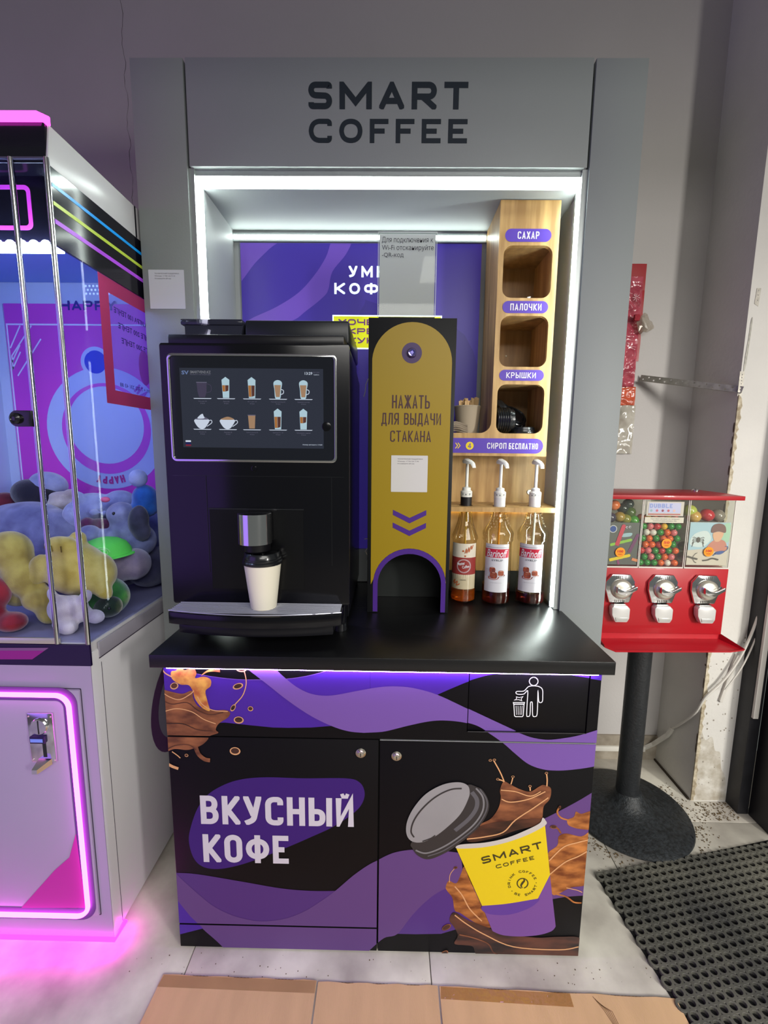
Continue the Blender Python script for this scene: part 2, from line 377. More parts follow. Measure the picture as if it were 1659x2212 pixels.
# baseboard strips of old plaster along the back wall
struct(box('baseboard_back', 1.135, 1.6, .7275, .735, 0, .105, mat('old_skirting', '#a39a8c', .85, var=.3, vscale=18, col2='#7e7466')))
struct(box('baseboard_right', 1.594, 1.6, .52, .728, 0, .006, mat('dirt_line', '#3d342a', .95)))
# black door frame and door leaf at the right edge
blackdoor = mat('black_frame_paint', '#26262a', .45, var=.3, vscale=20, bump=.1)
d1 = struct(MB().box(1.725, 1.762, .46, .70, 0, 1.95).build('door_1', blackdoor, bevel=.0015))
struct(box('door_2', 1.762, 1.80, .365, .46, .002, 1.95, mat('door_leaf_paint', '#1f1f22', .5), bevel=.001))
struct(box('wall_front_right', 1.725, 2.4, .47, .83, 1.95, 3.3, pil_m))

# ---------------------------------------------------------------- kiosk surround
K = thing('kiosk_surround', 'tall grey portal with lit niche and dark lettering over the coffee machine', 'kiosk', (.49, .5, 0))
H = 2.1945; PB = .733
MB().box(-.1527, -.0205, .308, PB, 0, H).build('pillar', grey_m, K, bevel=.001)
MB().box(1.0035, 1.1313, .308, PB, 0, H).build('pillar', grey_m, K, bevel=.001)
MB().box(-.0145, .9973, .308, .34, 1.949, H+.001).build('header', grey_m, K, bevel=.001)
MB().box(-.0205, 1.0035, .345, PB, 1.96, H-.004).build('header_core', groove_m, K)
for x0, x1 in ((-.0205, -.0065), (.9895, 1.0035)): MB().box(x0, x1, .316, .36, .781, 1.949).build('edge_profile', mat('satin_aluminium', '#aab0b0', .35, .6), K)
MB().box(-.0145, .9973, .322, .36, 1.9345, 1.949).build('edge_profile', MATS['satin_aluminium'], K)
MB().box(-.0065, .007, .338, .70, .781, 1.9345).build('niche_side', niche_m, K)
MB().box(.9985, 1.0035, .338, .70, .781, 1.9345).build('niche_side', niche_m, K)
MB().box(-.0065, 1.0, .338, .70, 1.912, 1.9345).build('niche_ceiling', niche_m, K)
MB().box(.007, .9985, .565, .60, .781, 1.912).build('niche_back', niche_m, K)
# led strips on the front edges
box('led_strip', -.0045, .0065, .331, .338, .783, 1.932, led_m, K)
box('led_strip', .9855, .9975, .331, .338, .783, 1.932, led_m, K)
box('led_strip', .0065, .9855, .331, .338, 1.918, 1.930, led_m, K)
box('led_strip', .010, .797, .553, .561, 1.885, 1.896, glow('white_led_rear', '#f2fff8', 16), K)
box('led_channel', .007, .80, .556, .566, 1.878, 1.903, MATS['satin_aluminium'], K)
F1 = FY(.308)
sign('lettering', 'SMART', F1, .2926, .6905, 2.0800, 2.1415, .225, letter_m, K, r=.5, gap=.30)
sign('lettering', 'COFFEE', F1, .2926, .6915, 2.0035, 2.0585, .21, letter_m, K, r=.5, gap=.32)
# illuminated purple back panel
bp = box('light_box', .029, .786, .557, .567, .90, 1.874, mat('lightbox_violet', '#3f2f9a', .35, emis='#3c2c95', es=.25), K)
FB = FY(.557)
def bprint(name, pts, m, layer):
    q = clip(pts, .030, .785, .90, 1.873)
    if q: MB().flat(q, FB, layer*.0004).build(name, m, bp)
lil2 = mat('lightbox_lilac', '#6a4bb4', .35, emis='#6446b4', es=.25)
bprint('printed_swoosh', smooth([(0.0099,1.8931),(0.1623,1.8938),(0.1207,1.8559),(0.0735,1.8128),(0.0335,1.7646),(0.0041,1.7354)]), lil2, 1)
bprint('printed_swoosh', smooth([(0.3244,1.8899),(0.38,1.8902),(0.3623,1.8429),(0.3187,1.7903),(0.3056,1.7372),(0.2874,1.7129),(0.2353,1.6734),(0.1776,1.6386),(0.0311,1.6177),(0.0528,1.6451),(0.137,1.6826),(0.2103,1.727),(0.2624,1.7804),(0.2986,1.8331)]), lil2, 1)
bprint('printed_swoosh', smooth([(0.421,1.6951),(0.4608,1.6954),(0.7419,1.6024),(0.8038,1.3077),(0.6497,1.3061),(0.4215,1.6001)]), mat('lightbox_indigo', '#37298c', .35, emis='#33268a', es=.2), 1)
lw_m = mat('lit_white', '#f0fbff', .5, emis='#e8f6ff', es=.75)
sign('lettering', 'УМНЫЙ', FB, .370, .575, 1.7740, 1.8076, .22, lw_m, bp, d=.001, gap=.45)
sign('lettering', 'КОФЕ', FB, .3246, .507, 1.7235, 1.7570, .22, lw_m, bp, d=.001, gap=.38)
MB().flat(rrect(.3182, .668, 1.556, 1.6607, .001), FB, .0012).build('sign_border', lw_m, bp)
ys_ = mat('lit_yellow', '#dfe21c', .5, emis='#d8dc10', es=.55)
MB().flat(rrect(.3222, .664, 1.5605, 1.6565, .001), FB, .0018).build('sign_plate', ys_, bp)
plum = mat('plum_letters', '#7a4380', .5, emis='#74407c', es=.3)
sign('lettering', 'ХОЧЕШЬ', FB, .337, .520, 1.6295, 1.6480, .25, plum, bp, d=.0024, gap=.14)
sign('lettering', 'ЗАКРЕП', FB, .305, .482, 1.6020, 1.6205, .25, plum, bp, d=.0024, gap=.14)
sign('lettering', 'СКУКИ', FB, .337, .485, 1.5735, 1.5920, .25, plum, bp, d=.0024, gap=.14)

# ---------------------------------------------------------------- wooden dispenser column
wood = mat('oak_laminate', '#c19d66', .42, var=.4, vscale=5, stretch=(9, 9, .9), col2='#977344', bump=.05, bscale=60)
wood2 = mat('oak_inner', '#a98759', .5, var=.35, vscale=5, stretch=(9, 9, .9), col2='#886a45')
U = thing('shelf_unit', 'light oak shelf column with three rounded openings and violet labels in the niche', 'shelf', (.88, .45, .79))
FU = FY(.38)
hz = ((1.6592, 1.7954), (1.4738, 1.6117), (1.2871, 1.4253))
outer = [(.963, 1.2215), (.963, 1.910), (.7995, 1.910)]+[(.7675+.032*cos(R(a)), 1.3193+.032*sin(R(a))) for a in range(0, -91, -15)]+[(.52, 1.2873), (.52, 1.2215)]
MB().plate([outer]+[rrect(.8136, .9475, a, b, .024) for a, b in hz], FU, -.014, 0).build('front_board', wood, U)
MB().box(.8005, .8125, .394, .556, 1.2355, 1.910).build('side_board', wood, U)
MB().box(.951, .963, .394, .556, 1.2355, 1.910).build('side_board', wood, U)
for a, b in hz: MB().box(.8125, .951, .394, .545, a-.011, a-.001).build('shelf_board', wood2, U); MB().box(.8125, .951, .394, .545, b+.002, b+.012).build('shelf_board', wood2, U)
MB().box(.8125, .951, .545, .555, 1.2355, 1.905).build('back_board', wood2, U)
MB().box(.52, .8005, .394, .545, 1.270, 1.282).build('shelf_board', wood, U)
MB().box(.52, .951, .394, .478, 1.222, 1.2355).build('bottom_board', wood, U)
bb = MB().box(.52, .9985, .478, .490, .850, 1.2355).build('back_board', wood, U)
MB().box(.52, .9985, .476, .492, .781, .850).build('plinth_board', groove_m, U)
for nm, s, x0, x1, z0, z1, w0, w1 in (('label', 'САХАР', .8153, .9409, 1.8045, 1.8375, .849, .908), ('label', 'ПАЛОЧКИ', .8167, .9435, 1.6188, 1.6510, .838, .925), ('label', 'КРЫШКИ', .8164, .9429, 1.4355, 1.4655, .836, .920)):
    l = MB().plate([rrect(x0, x1, z0, z1, (z1-z0)/2-.0002, 8)], FU, 0, .0008).build('label', violet_m, U)
    sign('lettering', s, FU, w0, w1, z0+.007, z1-.007, .15, ptxt_m, l, d=.0014, r=.35, gap=.3)
l = MB().plate([[(.52, 1.2298), (.9313, 1.2298)]+[(.9313+.0214*cos(R(a)), 1.2512+.0214*sin(R(a))) for a in range(-80, 90, 20)]+[(.9313, 1.2726), (.52, 1.2726)]], FU, 0, .0008).build('banner', violet_m, U)
sign('lettering', 'СИРОП', FU, .790, .846, 1.2425, 1.2597, .15, ptxt_m, l, d=.0014, r=.35, gap=.3)
sign('lettering', 'БЕСПЛАТНО', FU, .853, .9375, 1.2420, 1.2592, .15, ptxt_m, l, d=.0014, r=.35, gap=.3)
MB().flat(circ(.7395, 1.2505, .0115, 28), FU, .0012).build('number_disc', yellow_m, l)
sign('lettering', '4', FU, .7345, .7445, 1.243, 1.258, .13, violet_m, l, d=.0018)
cv = MB()
for dx in (0, .007): ribbon(cv, [(.698+dx, 1.2585), (.7045+dx, 1.2505), (.698+dx, 1.2425)], .0024, FU, .0012)
cv.build('printed_chevron', yellow_m, l)
box('warm_led_strip', .54, .985, .470, .4765, 1.044, 1.050, glow('warm_led', '#ffd060', 5), U)
for x, z, r in ((.951, 1.108, .0085), (.951, 1.026, .0045), (.737, 1.045, .003)):
    MB().lathe([(r, 0), (r, .002), (r*.8, .0035), (r*.45, .0035), (r*.4, .002)], (x, .478, z), 16, Matrix.Rotation(R(90), 3, 'X')).build('screw', steel_m, U, smooth=True)
MB().lathe([(.003, 0), (.003, .001), (.001, .002)], (.874, .545, 1.536), 12, Matrix.Rotation(R(90), 3, 'X')).build('screw', steel_m, U)
bh = [(.7365, .388, .0205), (.8335, .377, .0205), (.9385, .381, .0205)]
sh = MB(); sh.plate([[(.52, .343), (.9983, .343), (.9983, .477), (.52, .477)]]+[circ(x, y, r, 24) for x, y, r in bh], FZ(1.061), 0, .0135)
sh.build('bottle_rail', wood, U)

# lids in the bottom hole, sachets, stirrer cup
lidm = mat('black_plastic', '#15171a', .25, coat=.3)
def lid_mb(M, c, r=.043):
    return MB().lathe([(r, 0), (r*1.03, .0015), (r*1.03, .004), (r*.97, .006), (r*.96, .009), (r*.90, .011), (r*.87, .018), (r*.82, .0195), (r*.78, .0165), (0.0005, .0165)], c, 28, M)
k = 0
for i in range(7):
    M = Matrix.Rotation(R(62-6*i), 3, 'Y') @ Matrix.Rotation(R(8*i), 3, 'X')
    o = lid_mb(M, (.838+.0085*i, .455+.004*i, 1.342+.002*(i % 2)-.0035*i+.01), .040).build('cup_lid', lidm, None, smooth=True); tag(o, 'black cup lid leaning at the back of the lowest opening, %s from left' % ('first', 'second', 'third', 'fourth', 'fifth', 'sixth', 'seventh')[i], 'lid', 'leaning black lids in the lowest opening')
for i in range(6):
    M = Matrix.Rotation(R(88), 3, 'Y')
    o = lid_mb(M, (.820+.0065*i, .418, 1.3275), .036).build('cup_lid', lidm, None, smooth=True); tag(o, 'black plastic cup lid on edge, %s from the left in the front row, lowest opening' % ('first', 'second', 'third', 'fourth', 'fifth', 'sixth')[i], 'lid', 'upright black lids in the lowest opening')
o = lid_mb(Matrix(), (.905, .43, 1.288), .040).build('cup_lid', lidm, None, smooth=True); tag(o, 'black plastic cup lid lying flat at the right of the lowest opening', 'lid')
random.seed(2)
sm = mat('paper_sachet', '#dfe3e8', .6)
for i, (x, y, rz, ry) in enumerate(((.822, .405, 20, -12), (.872, .41, -25, 18), (.893, .402, 60, -38), (.915, .412, 10, 8), (.858, .43, 80, 5))):
    M = Matrix.Translation((x, y, 1.662)) @ Matrix.Rotation(R(rz), 4, 'Z') @ Matrix.Rotation(R(ry), 4, 'Y')
    o = MB().box(-.016, .016, -.005, .005, 0, .002, M).build('sugar_sachet', sm, None, bevel=.0008)
    tag(o, ('white paper sugar sachet at the left of the top opening', 'white paper sugar sachet lying centre in the top opening', 'white paper sugar sachet sticking up in the top opening', 'white paper sugar sachet at the right of the top opening', 'white paper sugar sachet behind the others in the top opening')[i], 'sachet', 'sugar sachets in the top opening')
SCU = thing('stirrer_cup', 'beige paper cup full of wooden stirrers left of the oak column', 'cup', (.742, .455, 1.2825))
MB().lathe([(.030, 0), (.0395, .083), (.041, .086), (.0395, .088), (.038, .086), (.0285, .004)], (.742, .455, 1.2825), 32, cap=False).build('paper_cup', mat('beige_paper', '#a89a86', .7), SCU, smooth=True)
MB().lathe([(.001, 0), (.030, 0)], (.742, .455, 1.2830), 24, cap=False).build('cup_base', MATS['beige_paper'], SCU)
stm = mat('stirrer_wood', '#c9a473', .6, var=.2, vscale=40)
random.seed(9)
for i in range(34):
    a = random.uniform(0, 2*pi); rr = .031*math.sqrt(random.random()); x = .742+rr*cos(a); y = .455+rr*sin(a); h = .098+random.uniform(-.006, .012)+.07*(x-.742)
    M = Matrix.Translation((x*.75+.742*.25, y*.75+.455*.25, 1.2875)) @ Matrix.Rotation(random.uniform(-.4, .4), 4, 'Z') @ Matrix.Rotation((x-.742)*4, 4, 'Y')
    o = MB().box(-.0032, .0032, -.0006, .0006, 0, h, M).build('wooden_stirrer', stm, None)
    tag(o, 'thin flat wooden stirrer standing in the beige paper cup', 'stirrer', 'stirrers in the beige paper cup')
NP = MB(); random.seed(4)
for i in range(5):
    pts = [(.665+.012*j, .41+.006*sin(j*.8+i), 1.2835+.006*i+.012*math.exp(-((j-3)/2.2)**2)) for j in range(7)]
    NP.tube(pts, .003, 6)
tag(NP.build('paper_napkins', mat('napkin', '#8d8070', .8), None, smooth=True), 'crumpled beige paper heap beside the stirrer cup', 'paper')

# ---------------------------------------------------------------- syrup bottles
bglass = thin_glass('bottle_glass', '#f4f1e6', .03, 1.6)
def bottle(x, y, sc, style, lab, nm, liq, lcol, ang=0):
    T = thing('syrup_bottle', lab, 'bottle', (x, y, .7805)); c = (x, y, .7805)
    if style == 'ribbed': prof = [(.030, 0), (.037, .004), (.0385, .012), (.0375, .02), (.037, .185), (.0385, .192), (.040, .196), (.038, .201), (.030, .221), (.023, .243), (.0185, .265), (.0165, .287), (.0155, .31)]
    else: prof = [(.034, 0), (.0405, .004), (.042, .012), (.0425, .03), (.0415, .034), (.0415, .189), (.0445, .194), (.0450, .197), (.044, .200), (.0455, .213), (.0445, .219), (.037, .231), (.030, .242), (.0235, .258), (.019, .276), (.0165, .292), (.0155, .31)]
    g = MB().lathe(prof, c, 36, cap=False)
    if style == 'ribbed':
        for i in range(20):
            a = 2*pi*i/20; g.tube([(x+(r+.0004)*cos(a), y+(r+.0004)*sin(a), .7805+z) for r, z in prof[7:12]], .0009, 5)
    g.build('glass_body', bglass, T, smooth=True, fix=False)
    if style != 'ribbed':
        bd = MB()
        for j in range(7):
            z = .236+j*.0080; r = .0325-.0165*((z-.236)/.056)**.75+.0012
            for i in range(18): bd.ball((x+r*cos(2*pi*(i+.5*(j % 2))/18), y+r*sin(2*pi*(i+.5*(j % 2))/18), .7805+z), .0017, 6, 4)
        bd.build('glass_beads', bglass, T, smooth=True)['kind'] = 'stuff'
    r0 = prof[3][0]-.0018
    MB().lathe([(.028, .003), (r0, .008), (r0, liq), (.0005, liq)], c, 28).build('syrup', mat('syrup_'+nm, lcol, .08, trans=.75, ior=1.36), T, smooth=True)
    MB().lathe([(.0166, .283), (.0168, .322), (.0150, .324)], c, 24, cap=False).build('neck_sleeve', mat('sleeve_'+nm, '#17161a' if nm == 'a' else '#c9c9cc', .35), T, smooth=True)
    P = MB(); P.lathe([(.0172, .320), (.0172, .336), (.0150, .338), (.0125, .339), (.0122, .347), (.0060, .349), (.0045, .3505), (.0045, .420)], c, 24)
    cap = P.build('pump_cap', white_m, T, smooth=True)
    nz = MB(); a = R(ang); dx, dy = sin(a), -cos(a)
    M = Matrix.Translation((x, y, .7805+.419)) @ Matrix.Rotation(a, 4, 'Z') @ Matrix.Scale(1.2, 4)
    sec = [(-.014, .007, .010, .004, 1.0), (-.004, .0105, .012, .0, .0), (.010, .0095, .009, -.001, 0), (.026, .0065, .004, -.001, 0), (.033, .0045, -.006, -.010, 0)]
    v = []; f = []
    for yy, hw, zt, zb, _ in sec:
        v += [M @ Vector((s*hw*k, -yy, z)) for s, k, z in ((-1, 1, zb), (-1, .75, zt-.002), (-.4, .75, zt), (.4, .75, zt), (1, .75, zt-.002), (1, 1, zb))]
    n = 6
    for j in range(len(sec)-1):
        for i in range(n): f.append((j*n+i, j*n+(i+1) % n, (j+1)*n+(i+1) % n, (j+1)*n+i))
    f += [tuple(range(n)), tuple((len(sec)-1)*n+i for i in range(n))]
    nz.add(v, f).build('pump_head', white_m, T, smooth=True)
    MB().tube([(x, y, .7805+.004), (x+.003, y-.002, .7805+.31)], .0032, 8).build('dip_tube', mat('tube_'+nm, {'a': '#c9a23c', 'b': '#d08a1e', 'c': '#c9cdc8'}[nm], .4), T, smooth=True)
    sleeve = FC(x, y, .0173, .7805)
    MB().patch(sleeve, -.030, .030, .3225, .334, 16).build('dial_print', mat('dial_white', '#cfcfcb', .5), cap)
    sp = {'a': ' ♦ ▲ P', 'b': '♦ ▲ P &', 'c': '▲ P & C'}[nm]
    sign('lettering', 'P', sleeve, .006 if nm != 'c' else -.006, .0095 if nm != 'c' else -.0025, .3255, .331, .2, letter_m, cap, d=.0006)
    tr = MB()
    for q in ((-.004, 0), (-.013, 1)) if nm != 'c' else ((-.014, 0), (.004, 1)):
        a0 = q[0]; tr.flat([(a0-.0018, .3262), (a0+.0018, .3262), (a0, .3306)] if not q[1] else [(a0-.0016, .3283), (a0, .3262), (a0+.0016, .3283), (a0, .3306)], sleeve, .0006)
    tr.build('dial_mark', letter_m, cap)
    L0 = FC(x, y, (.0372 if style == 'ribbed' else .0418), .7805); off = {'a': -.010, 'b': -.0185, 'c': -.0235}[nm]
    return T, (lambda a, b, c=0: L0(a+off, b, c))
wl = mat('label_paper', '#c9c8cd', .35); redl = mat('label_red', '#b5233b', .35); mar = mat('label_maroon', '#8c3230', .4); car = mat('caramel_print', '#a6502c', .4, var=.45, vscale=90, col2='#74301c')
T, L = bottle(.7365, .388, 1, 'ribbed', 'ribbed glass syrup bottle with maroon and cream label beside the yellow dispenser', 'a', .040, '#c9641a', 20)
la = MB().patch(L, -.040, .046, .045, .184, 24).build('label', mat('label_cream', '#d2c9ba', .4), T)
MB().patch(L, -.040, .046, .090, .142, 24, d=.0004).build('label_band', mar, la)
rg = MB(); f2 = FR(L, 0, .004, .1165)
for rr in (.0205, .0185): ribbon(rg, circ(0, 0, rr, 36), .0008, f2, .0009, True)
rg.build('printed_ring', ptxt_m, la)
text('lettering', 'Master', FR(L, 12, -.014, .117), 0, .022, 0, .0095, ptxt_m, la, d=.0014, bold=.02)
text('lettering', 'Coffee', FR(L, 12, .000, .1085), 0, .021, 0, .0085, ptxt_m, la, d=.0014, bold=.02)
text('lettering', 'CARAMEL', L, -.006, .012, .0725, .0755, letter_m, la, d=.0010)
sq = MB(); ribbon(sq, smooth([(.006, .155), (.010, .168), (.0115, .157), (.017, .172), (.018, .160), (.024, .177), (.026, .168), (.031, .180)], False), .0024, L, .0010)
ribbon(sq, smooth([(-.030, .062), (-.022, .072), (-.024, .060), (-.014, .068), (-.016, .056), (-.006, .062)], False), .0028, L, .0010)
sq.flat(circ(.001, .162, .0028, 12), L, .001); sq.flat(circ(.007, .147, .0026, 12), L, .001); sq.build('printed_drizzle', mat('drizzle', '#ad5a33', .4), la)
for bx, by, ang, nm, liq, lab in ((.8335, .377, 12, 'b', .058, 'beaded glass syrup bottle with red banded label, middle of the three bottles'), (.9385, .381, 5, 'c', .036, 'beaded glass syrup bottle with red banded label nearest the lit niche side')):
    T, L = bottle(bx, by, 1, 'beaded', lab, nm, liq, '#5a1a0c' if nm == 'b' else '#4d1512', ang)
    L_ = L; L = (lambda a, b, c=0, L_=L_: L_(a, b+.0175, c))
    la = MB().patch(L, -.030, .046, .0245, .169, 24).build('label', wl, T)
    MB().patch(L, -.030, .046, .129, .155, 24, d=.0004).build('label_band', redl, la)
    text('lettering', 'Barinoff', L, -.023, .040, .1305, .153, ptxt_m, la, d=.001, bold=.01, shear=.35)
    text('lettering', 'SYRUP', L, -.006, .026, .1185, .1245, mat('label_grey_ink', '#4a5256', .5), la, d=.001)
    dots = MB(); ribbon(dots, [(-.029+.0025*i, .1595) for i in range(31)], .0012, L, .0008); ribbon(dots, [(-.008+.002*i, .0535) for i in range(18)], .0006, L, .0008)
    for q in range(5): ribbon(dots, [(-.029+.0025*i, .0720+.0050*q) for i in range(30)], .0004, L, .0006)
    dots.build('printed_line', mat('label_line', '#82868c', .5), la)
    cub = MB()
    for cx_, cz_, s in ((-.003, .0915, .017), (.022, .0830, .016), (.001, .0760, .020)): cub.flat(smooth(rrect(cx_-s/2, cx_+s/2, cz_-s/2, cz_+s/2, s*.3, 2)), L, .0010+.0003*(cz_ < .08))
    cub.flat(smooth([(-.014, .066), (.002, .062), (.014, .066), (.018, .072), (.032, .074), (.030, .079), (-.008, .074)]), L, .0009)
    cub.build('printed_caramels', car, la)
    hl = MB()
    for cx_, cz_ in ((-.004, .0985), (.022, .0895), (.001, .0845)): hl.flat(circ(cx_, cz_, .005, 10, .0011), L, .0018)
    hl.build('printed_highlight', mat('caramel_hi', '#c98a72', .4), la)

# ---------------------------------------------------------------- worktop
wt = MB().plate([[(-.0236, -.008), (1.0096, -.008), (1.0096, .3072), (1.0030, .3072), (1.0030, .315), (.9880, .315), (.9880, .475), (.9880, .56), (.0085, .56), (.0085, .315), (-.0200, .315), (-.0200, .3072), (-.0236, .3072)]], FZ(0), .7495, .780).build('worktop', top_m, None, bevel=.0012)
tag(wt, 'glossy black worktop slab across the printed coffee cabinet', 'worktop')

# ---------------------------------------------------------------- bean-to-cup machine
M_ = thing('coffee_machine', 'black bean-to-cup coffee machine with drinks on its touch screen', 'coffee machine', (.2, .3, .781))
gl = mat('gloss_black', '#08080d', .17, spec=.4); gl2 = mat('satin_black', '#0d0d12', .3, spec=.4)
MB().box(.012, .402, .112, .552, .806, 1.468).build('body', gl2, M_, bevel=.006)
fd = MB().plate([rrect(-.0145, .4135, .862, 1.469, .006)], FY(.100), -.012, 0).build('front_door', gl, M_, bevel=.0015)
MB().box(-.003, .400, .118, .50, 1.4685, 1.4925).build('lid_frame', gl2, M_, bevel=.003)
box('side_trim', .4015, .4085, .112, .150, .87, 1.462, mat('dark_chrome', '#5a5a5e', .2, 1), M_, bevel=.002)
# side panel with sloping top edge
MB().plate([[(.16, .81), (.548, .81), (.548, 1.445), (.30, 1.4785), (.16, 1.4785)]], FX(.402), 0, .004).build('side_panel', gl2, M_, bevel=.0015)
FM = FY(.100)
bz = MB(); bz.plate([rrect(.0020, .3850, 1.2050, 1.4465, .012), rrect(.0075, .3795, 1.2105, 1.4410, .009)], FM, 0, .0035).build('bezel', chrome_m, fd, bevel=.0008)
scr = MB().flat(rrect(.0076, .3794, 1.2106, 1.4409, .009), FM, .0006).build('screen', mat('screen_glass', '#10131c', .08, coat=.5), fd)
SQ = [(0.0334,1.4126),(0.3554,1.4153),(0.3539,1.2377),(0.0241,1.2374)]
MB().flat([(.0290, 1.2375), (.3545, 1.2375), (.3545, 1.4150), (.0290, 1.4150)], FM, .0010).build('display', glow('display_grey', '#343844', .85), fd)
eW = glow('screen_white', '#c4cede', 1.0); eF = glow('screen_foam', '#a9c4d0', 1.0); eT = glow('screen_tan', '#a58468', .9); eB = glow('screen_brown', '#5b3a33', .9); eG = glow('screen_grey', '#6c6a80', .8); eD = glow('screen_dim', '#4b465c', .8); eA = glow('screen_amber', '#a9713f', .9); eR = glow('screen_red', '#8a2a3a', .8)
def poly_at(nm, pts, m, d=.0014): return MB().flat(pts, FM, d).build(nm, m, fd)
CX1 = [p[0] for p in [(0.0787,1.3457),(0.1328,1.3462),(0.1921,1.3467),(0.2514,1.3483),(0.3095,1.3488)]]; ZB1 = 1.3485
CX2 = [p[0] for p in [(0.0755,1.277),(0.1344,1.2765),(0.19,1.2771),(0.2498,1.2767),(0.3085,1.2773)]]; ZB2 = 1.2795
import itertools
def saucer(x, z, w=.021):
    poly_at('printed_saucer', [(x-w, z), (x+w, z), (x+w*.9, z-.0016), (x-w*.9, z-.0016)], eW)
def glass_icon(x, z, foam, mid, low):
    w = .0085; z0 = z+.001
    poly_at('printed_drink', [(x-w*.85, z0), (x+w*.85, z0), (x+w, z0+.030), (x+w*1.05, z0+.040), (x, z0+.0465), (x-w*1.05, z0+.040), (x-w, z0+.030)], eF)
    zz = z0+.028; lo = z0+(.014 if low else .003)
    poly_at('printed_coffee', [(x-w*.82, lo), (x-w*.12, lo), (x-w*.12, zz), (x-w*.92, zz)], eA, .0018)
    poly_at('printed_coffee', [(x-w*.08, lo), (x+w*.70, lo+.002), (x+w*.82, zz), (x-w*.08, zz)], eB, .0018)
def latte_icon(x, z):
    w = .0085
    poly_at('printed_drink', smooth([(x-.006, z+.001), (x+.005, z+.001), (x+.0075, z+.02), (x+.0095, z+.036), (x, z+.0415), (x-.0095, z+.036), (x-.0080, z+.02)]), eF)
    poly_at('printed_coffee', [(x-.0048, z+.004), (x+.0040, z+.004), (x+.0070, z+.0305), (x-.0080, z+.0305)], eT, .0018)
    h = MB(); ribbon(h, smooth([(x+.007, z+.021), (x+.0125, z+.0185), (x+.012, z+.012), (x+.0055, z+.0095)], False), .0016, FM, .0018); h.build('printed_handle', eW, fd)
def cup_icon(x, z, top):
    poly_at('printed_drink', smooth([(x-.006, z+.001), (x+.004, z+.001), (x+.012, z+.010), (x+.0155, z+.0215), (x-.0165, z+.0215), (x-.0145, z+.010)], n=3), eW)
    h = MB(); ribbon(h, smooth([(x+.014, z+.018), (x+.021, z+.020), (x+.022, z+.014), (x+.011, z+.006)], False), .0016, FM, .0018); h.build('printed_handle', eW, fd)
    poly_at('printed_coffee', smooth([(x-.015, z+.0215), (x-.009, z+.0255), (x, z+.028), (x+.009, z+.026), (x+.014, z+.0215)]), eG if top else eT, .0018)
    if top: poly_at('printed_cream', smooth([(x-.010, z+.0235), (x-.004, z+.031), (x+.002, z+.034), (x+.004, z+.030), (x+.0055, z+.024)]), eW, .0022)
for i, x in enumerate(CX1):
    saucer(x, ZB1)
    if i == 0:
        poly_at('printed_drink', [(x-.0075, ZB1+.002), (x+.006, ZB1+.002), (x+.010, ZB1+.014), (x+.011, ZB1+.0345), (x-.012, ZB1+.0345), (x-.0105, ZB1+.014)], eD)
        poly_at('printed_rim', [(x-.0125, ZB1+.034), (x+.0115, ZB1+.034), (x+.0115, ZB1+.0358), (x-.0125, ZB1+.0358)], eG, .0018)
        h = MB(); ribbon(h, smooth([(x+.011, ZB1+.032), (x+.020, ZB1+.028), (x+.020, ZB1+.016), (x+.010, ZB1+.012)], False), .0012, FM, .0014); h.build('printed_handle', eD, fd)
    elif i < 3: glass_icon(x, ZB1, 0, 0, i == 1)
    else: latte_icon(x, ZB1)
for i, x in enumerate(CX2):
    saucer(x, ZB2)
    if i < 2: cup_icon(x, ZB2, i == 0)
    elif i == 2: poly_at('printed_drink', [(x-.0065, ZB2+.002), (x+.0065, ZB2+.002), (x+.0085, ZB2+.033), (x-.0085, ZB2+.033)], eT); poly_at('printed_rim', [(x-.009, ZB2+.031), (x+.009, ZB2+.031), (x+.009, ZB2+.0330), (x-.009, ZB2+.0330)], eG, .0018)
    else: glass_icon(x, ZB2, 0, 0, i == 4)
for x, s in zip(CX1, ('Капучино 250', 'Латте 350', 'Флэт уайт 150', 'Молочный шоколад 250', 'Банановый шоколад')):
    w = .0008*len(s); text('lettering', s, FM, x-w, x+w, ZB1-.0085, ZB1-.0055, eG, fd, d=.0014); text('lettering', '₸ 700,00', FM, x-.005, x+.005, ZB1-.0130, ZB1-.0103, eG, fd, d=.0014)
for x, s in zip(CX2, ('Капучино 250', 'Моккачино 250', 'Горячий шоколад 200', 'Ванильный Раф 350', 'Латте макиато с ванилью')):
    w = .0007*len(s); text('lettering', s, FM, x-w, x+w, ZB2-.0085, ZB2-.0055, eG, fd, d=.0014); text('lettering', '₸ 700,00', FM, x-.005, x+.005, ZB2-.0130, ZB2-.0103, eG, fd, d=.0014)
text('lettering', '13:29', FM, .3130, .3300, 1.4020, 1.4080, eW, fd, d=.0014, bold=.01)
text('lettering', '18.01.2025', FM, .3315, .3460, 1.4060, 1.4085, eG, fd, d=.0014); text('lettering', 'Суббота', FM, .3330, .3450, 1.4005, 1.4035, eW, fd, d=.0014)
text('lettering', 'SV', FM, .0335, .0500, 1.4005, 1.4090, glow('screen_logo', '#6f83b0', .8), fd, d=.0014, bold=.03)
text('lettering', 'SMARTVEND.KZ', FM, .0530, .1000, 1.4030, 1.4090, glow('screen_logo2', '#7d7f88', .8), fd, d=.0014, bold=.02)
text('lettering', 'Вкусный кофе на каждый день!', FM, .0530, .1000, 1.3990, 1.4020, eG, fd, d=.0014)
text('lettering', 'Номер автомата 117668', FM, .3060, .3510, 1.2440, 1.2475, eW, fd, d=.0014)
poly_at('printed_flag_top', rrect(.0350, .0475, 1.2495, 1.2535, .0008), eW); poly_at('printed_flag_bottom', rrect(.0350, .0475, 1.2405, 1.2440, .0008), eR); poly_at('printed_flag_middle', rrect(.0350, .0475, 1.2440, 1.2490, .0004), glow('screen_navy', '#262b5e', .8))
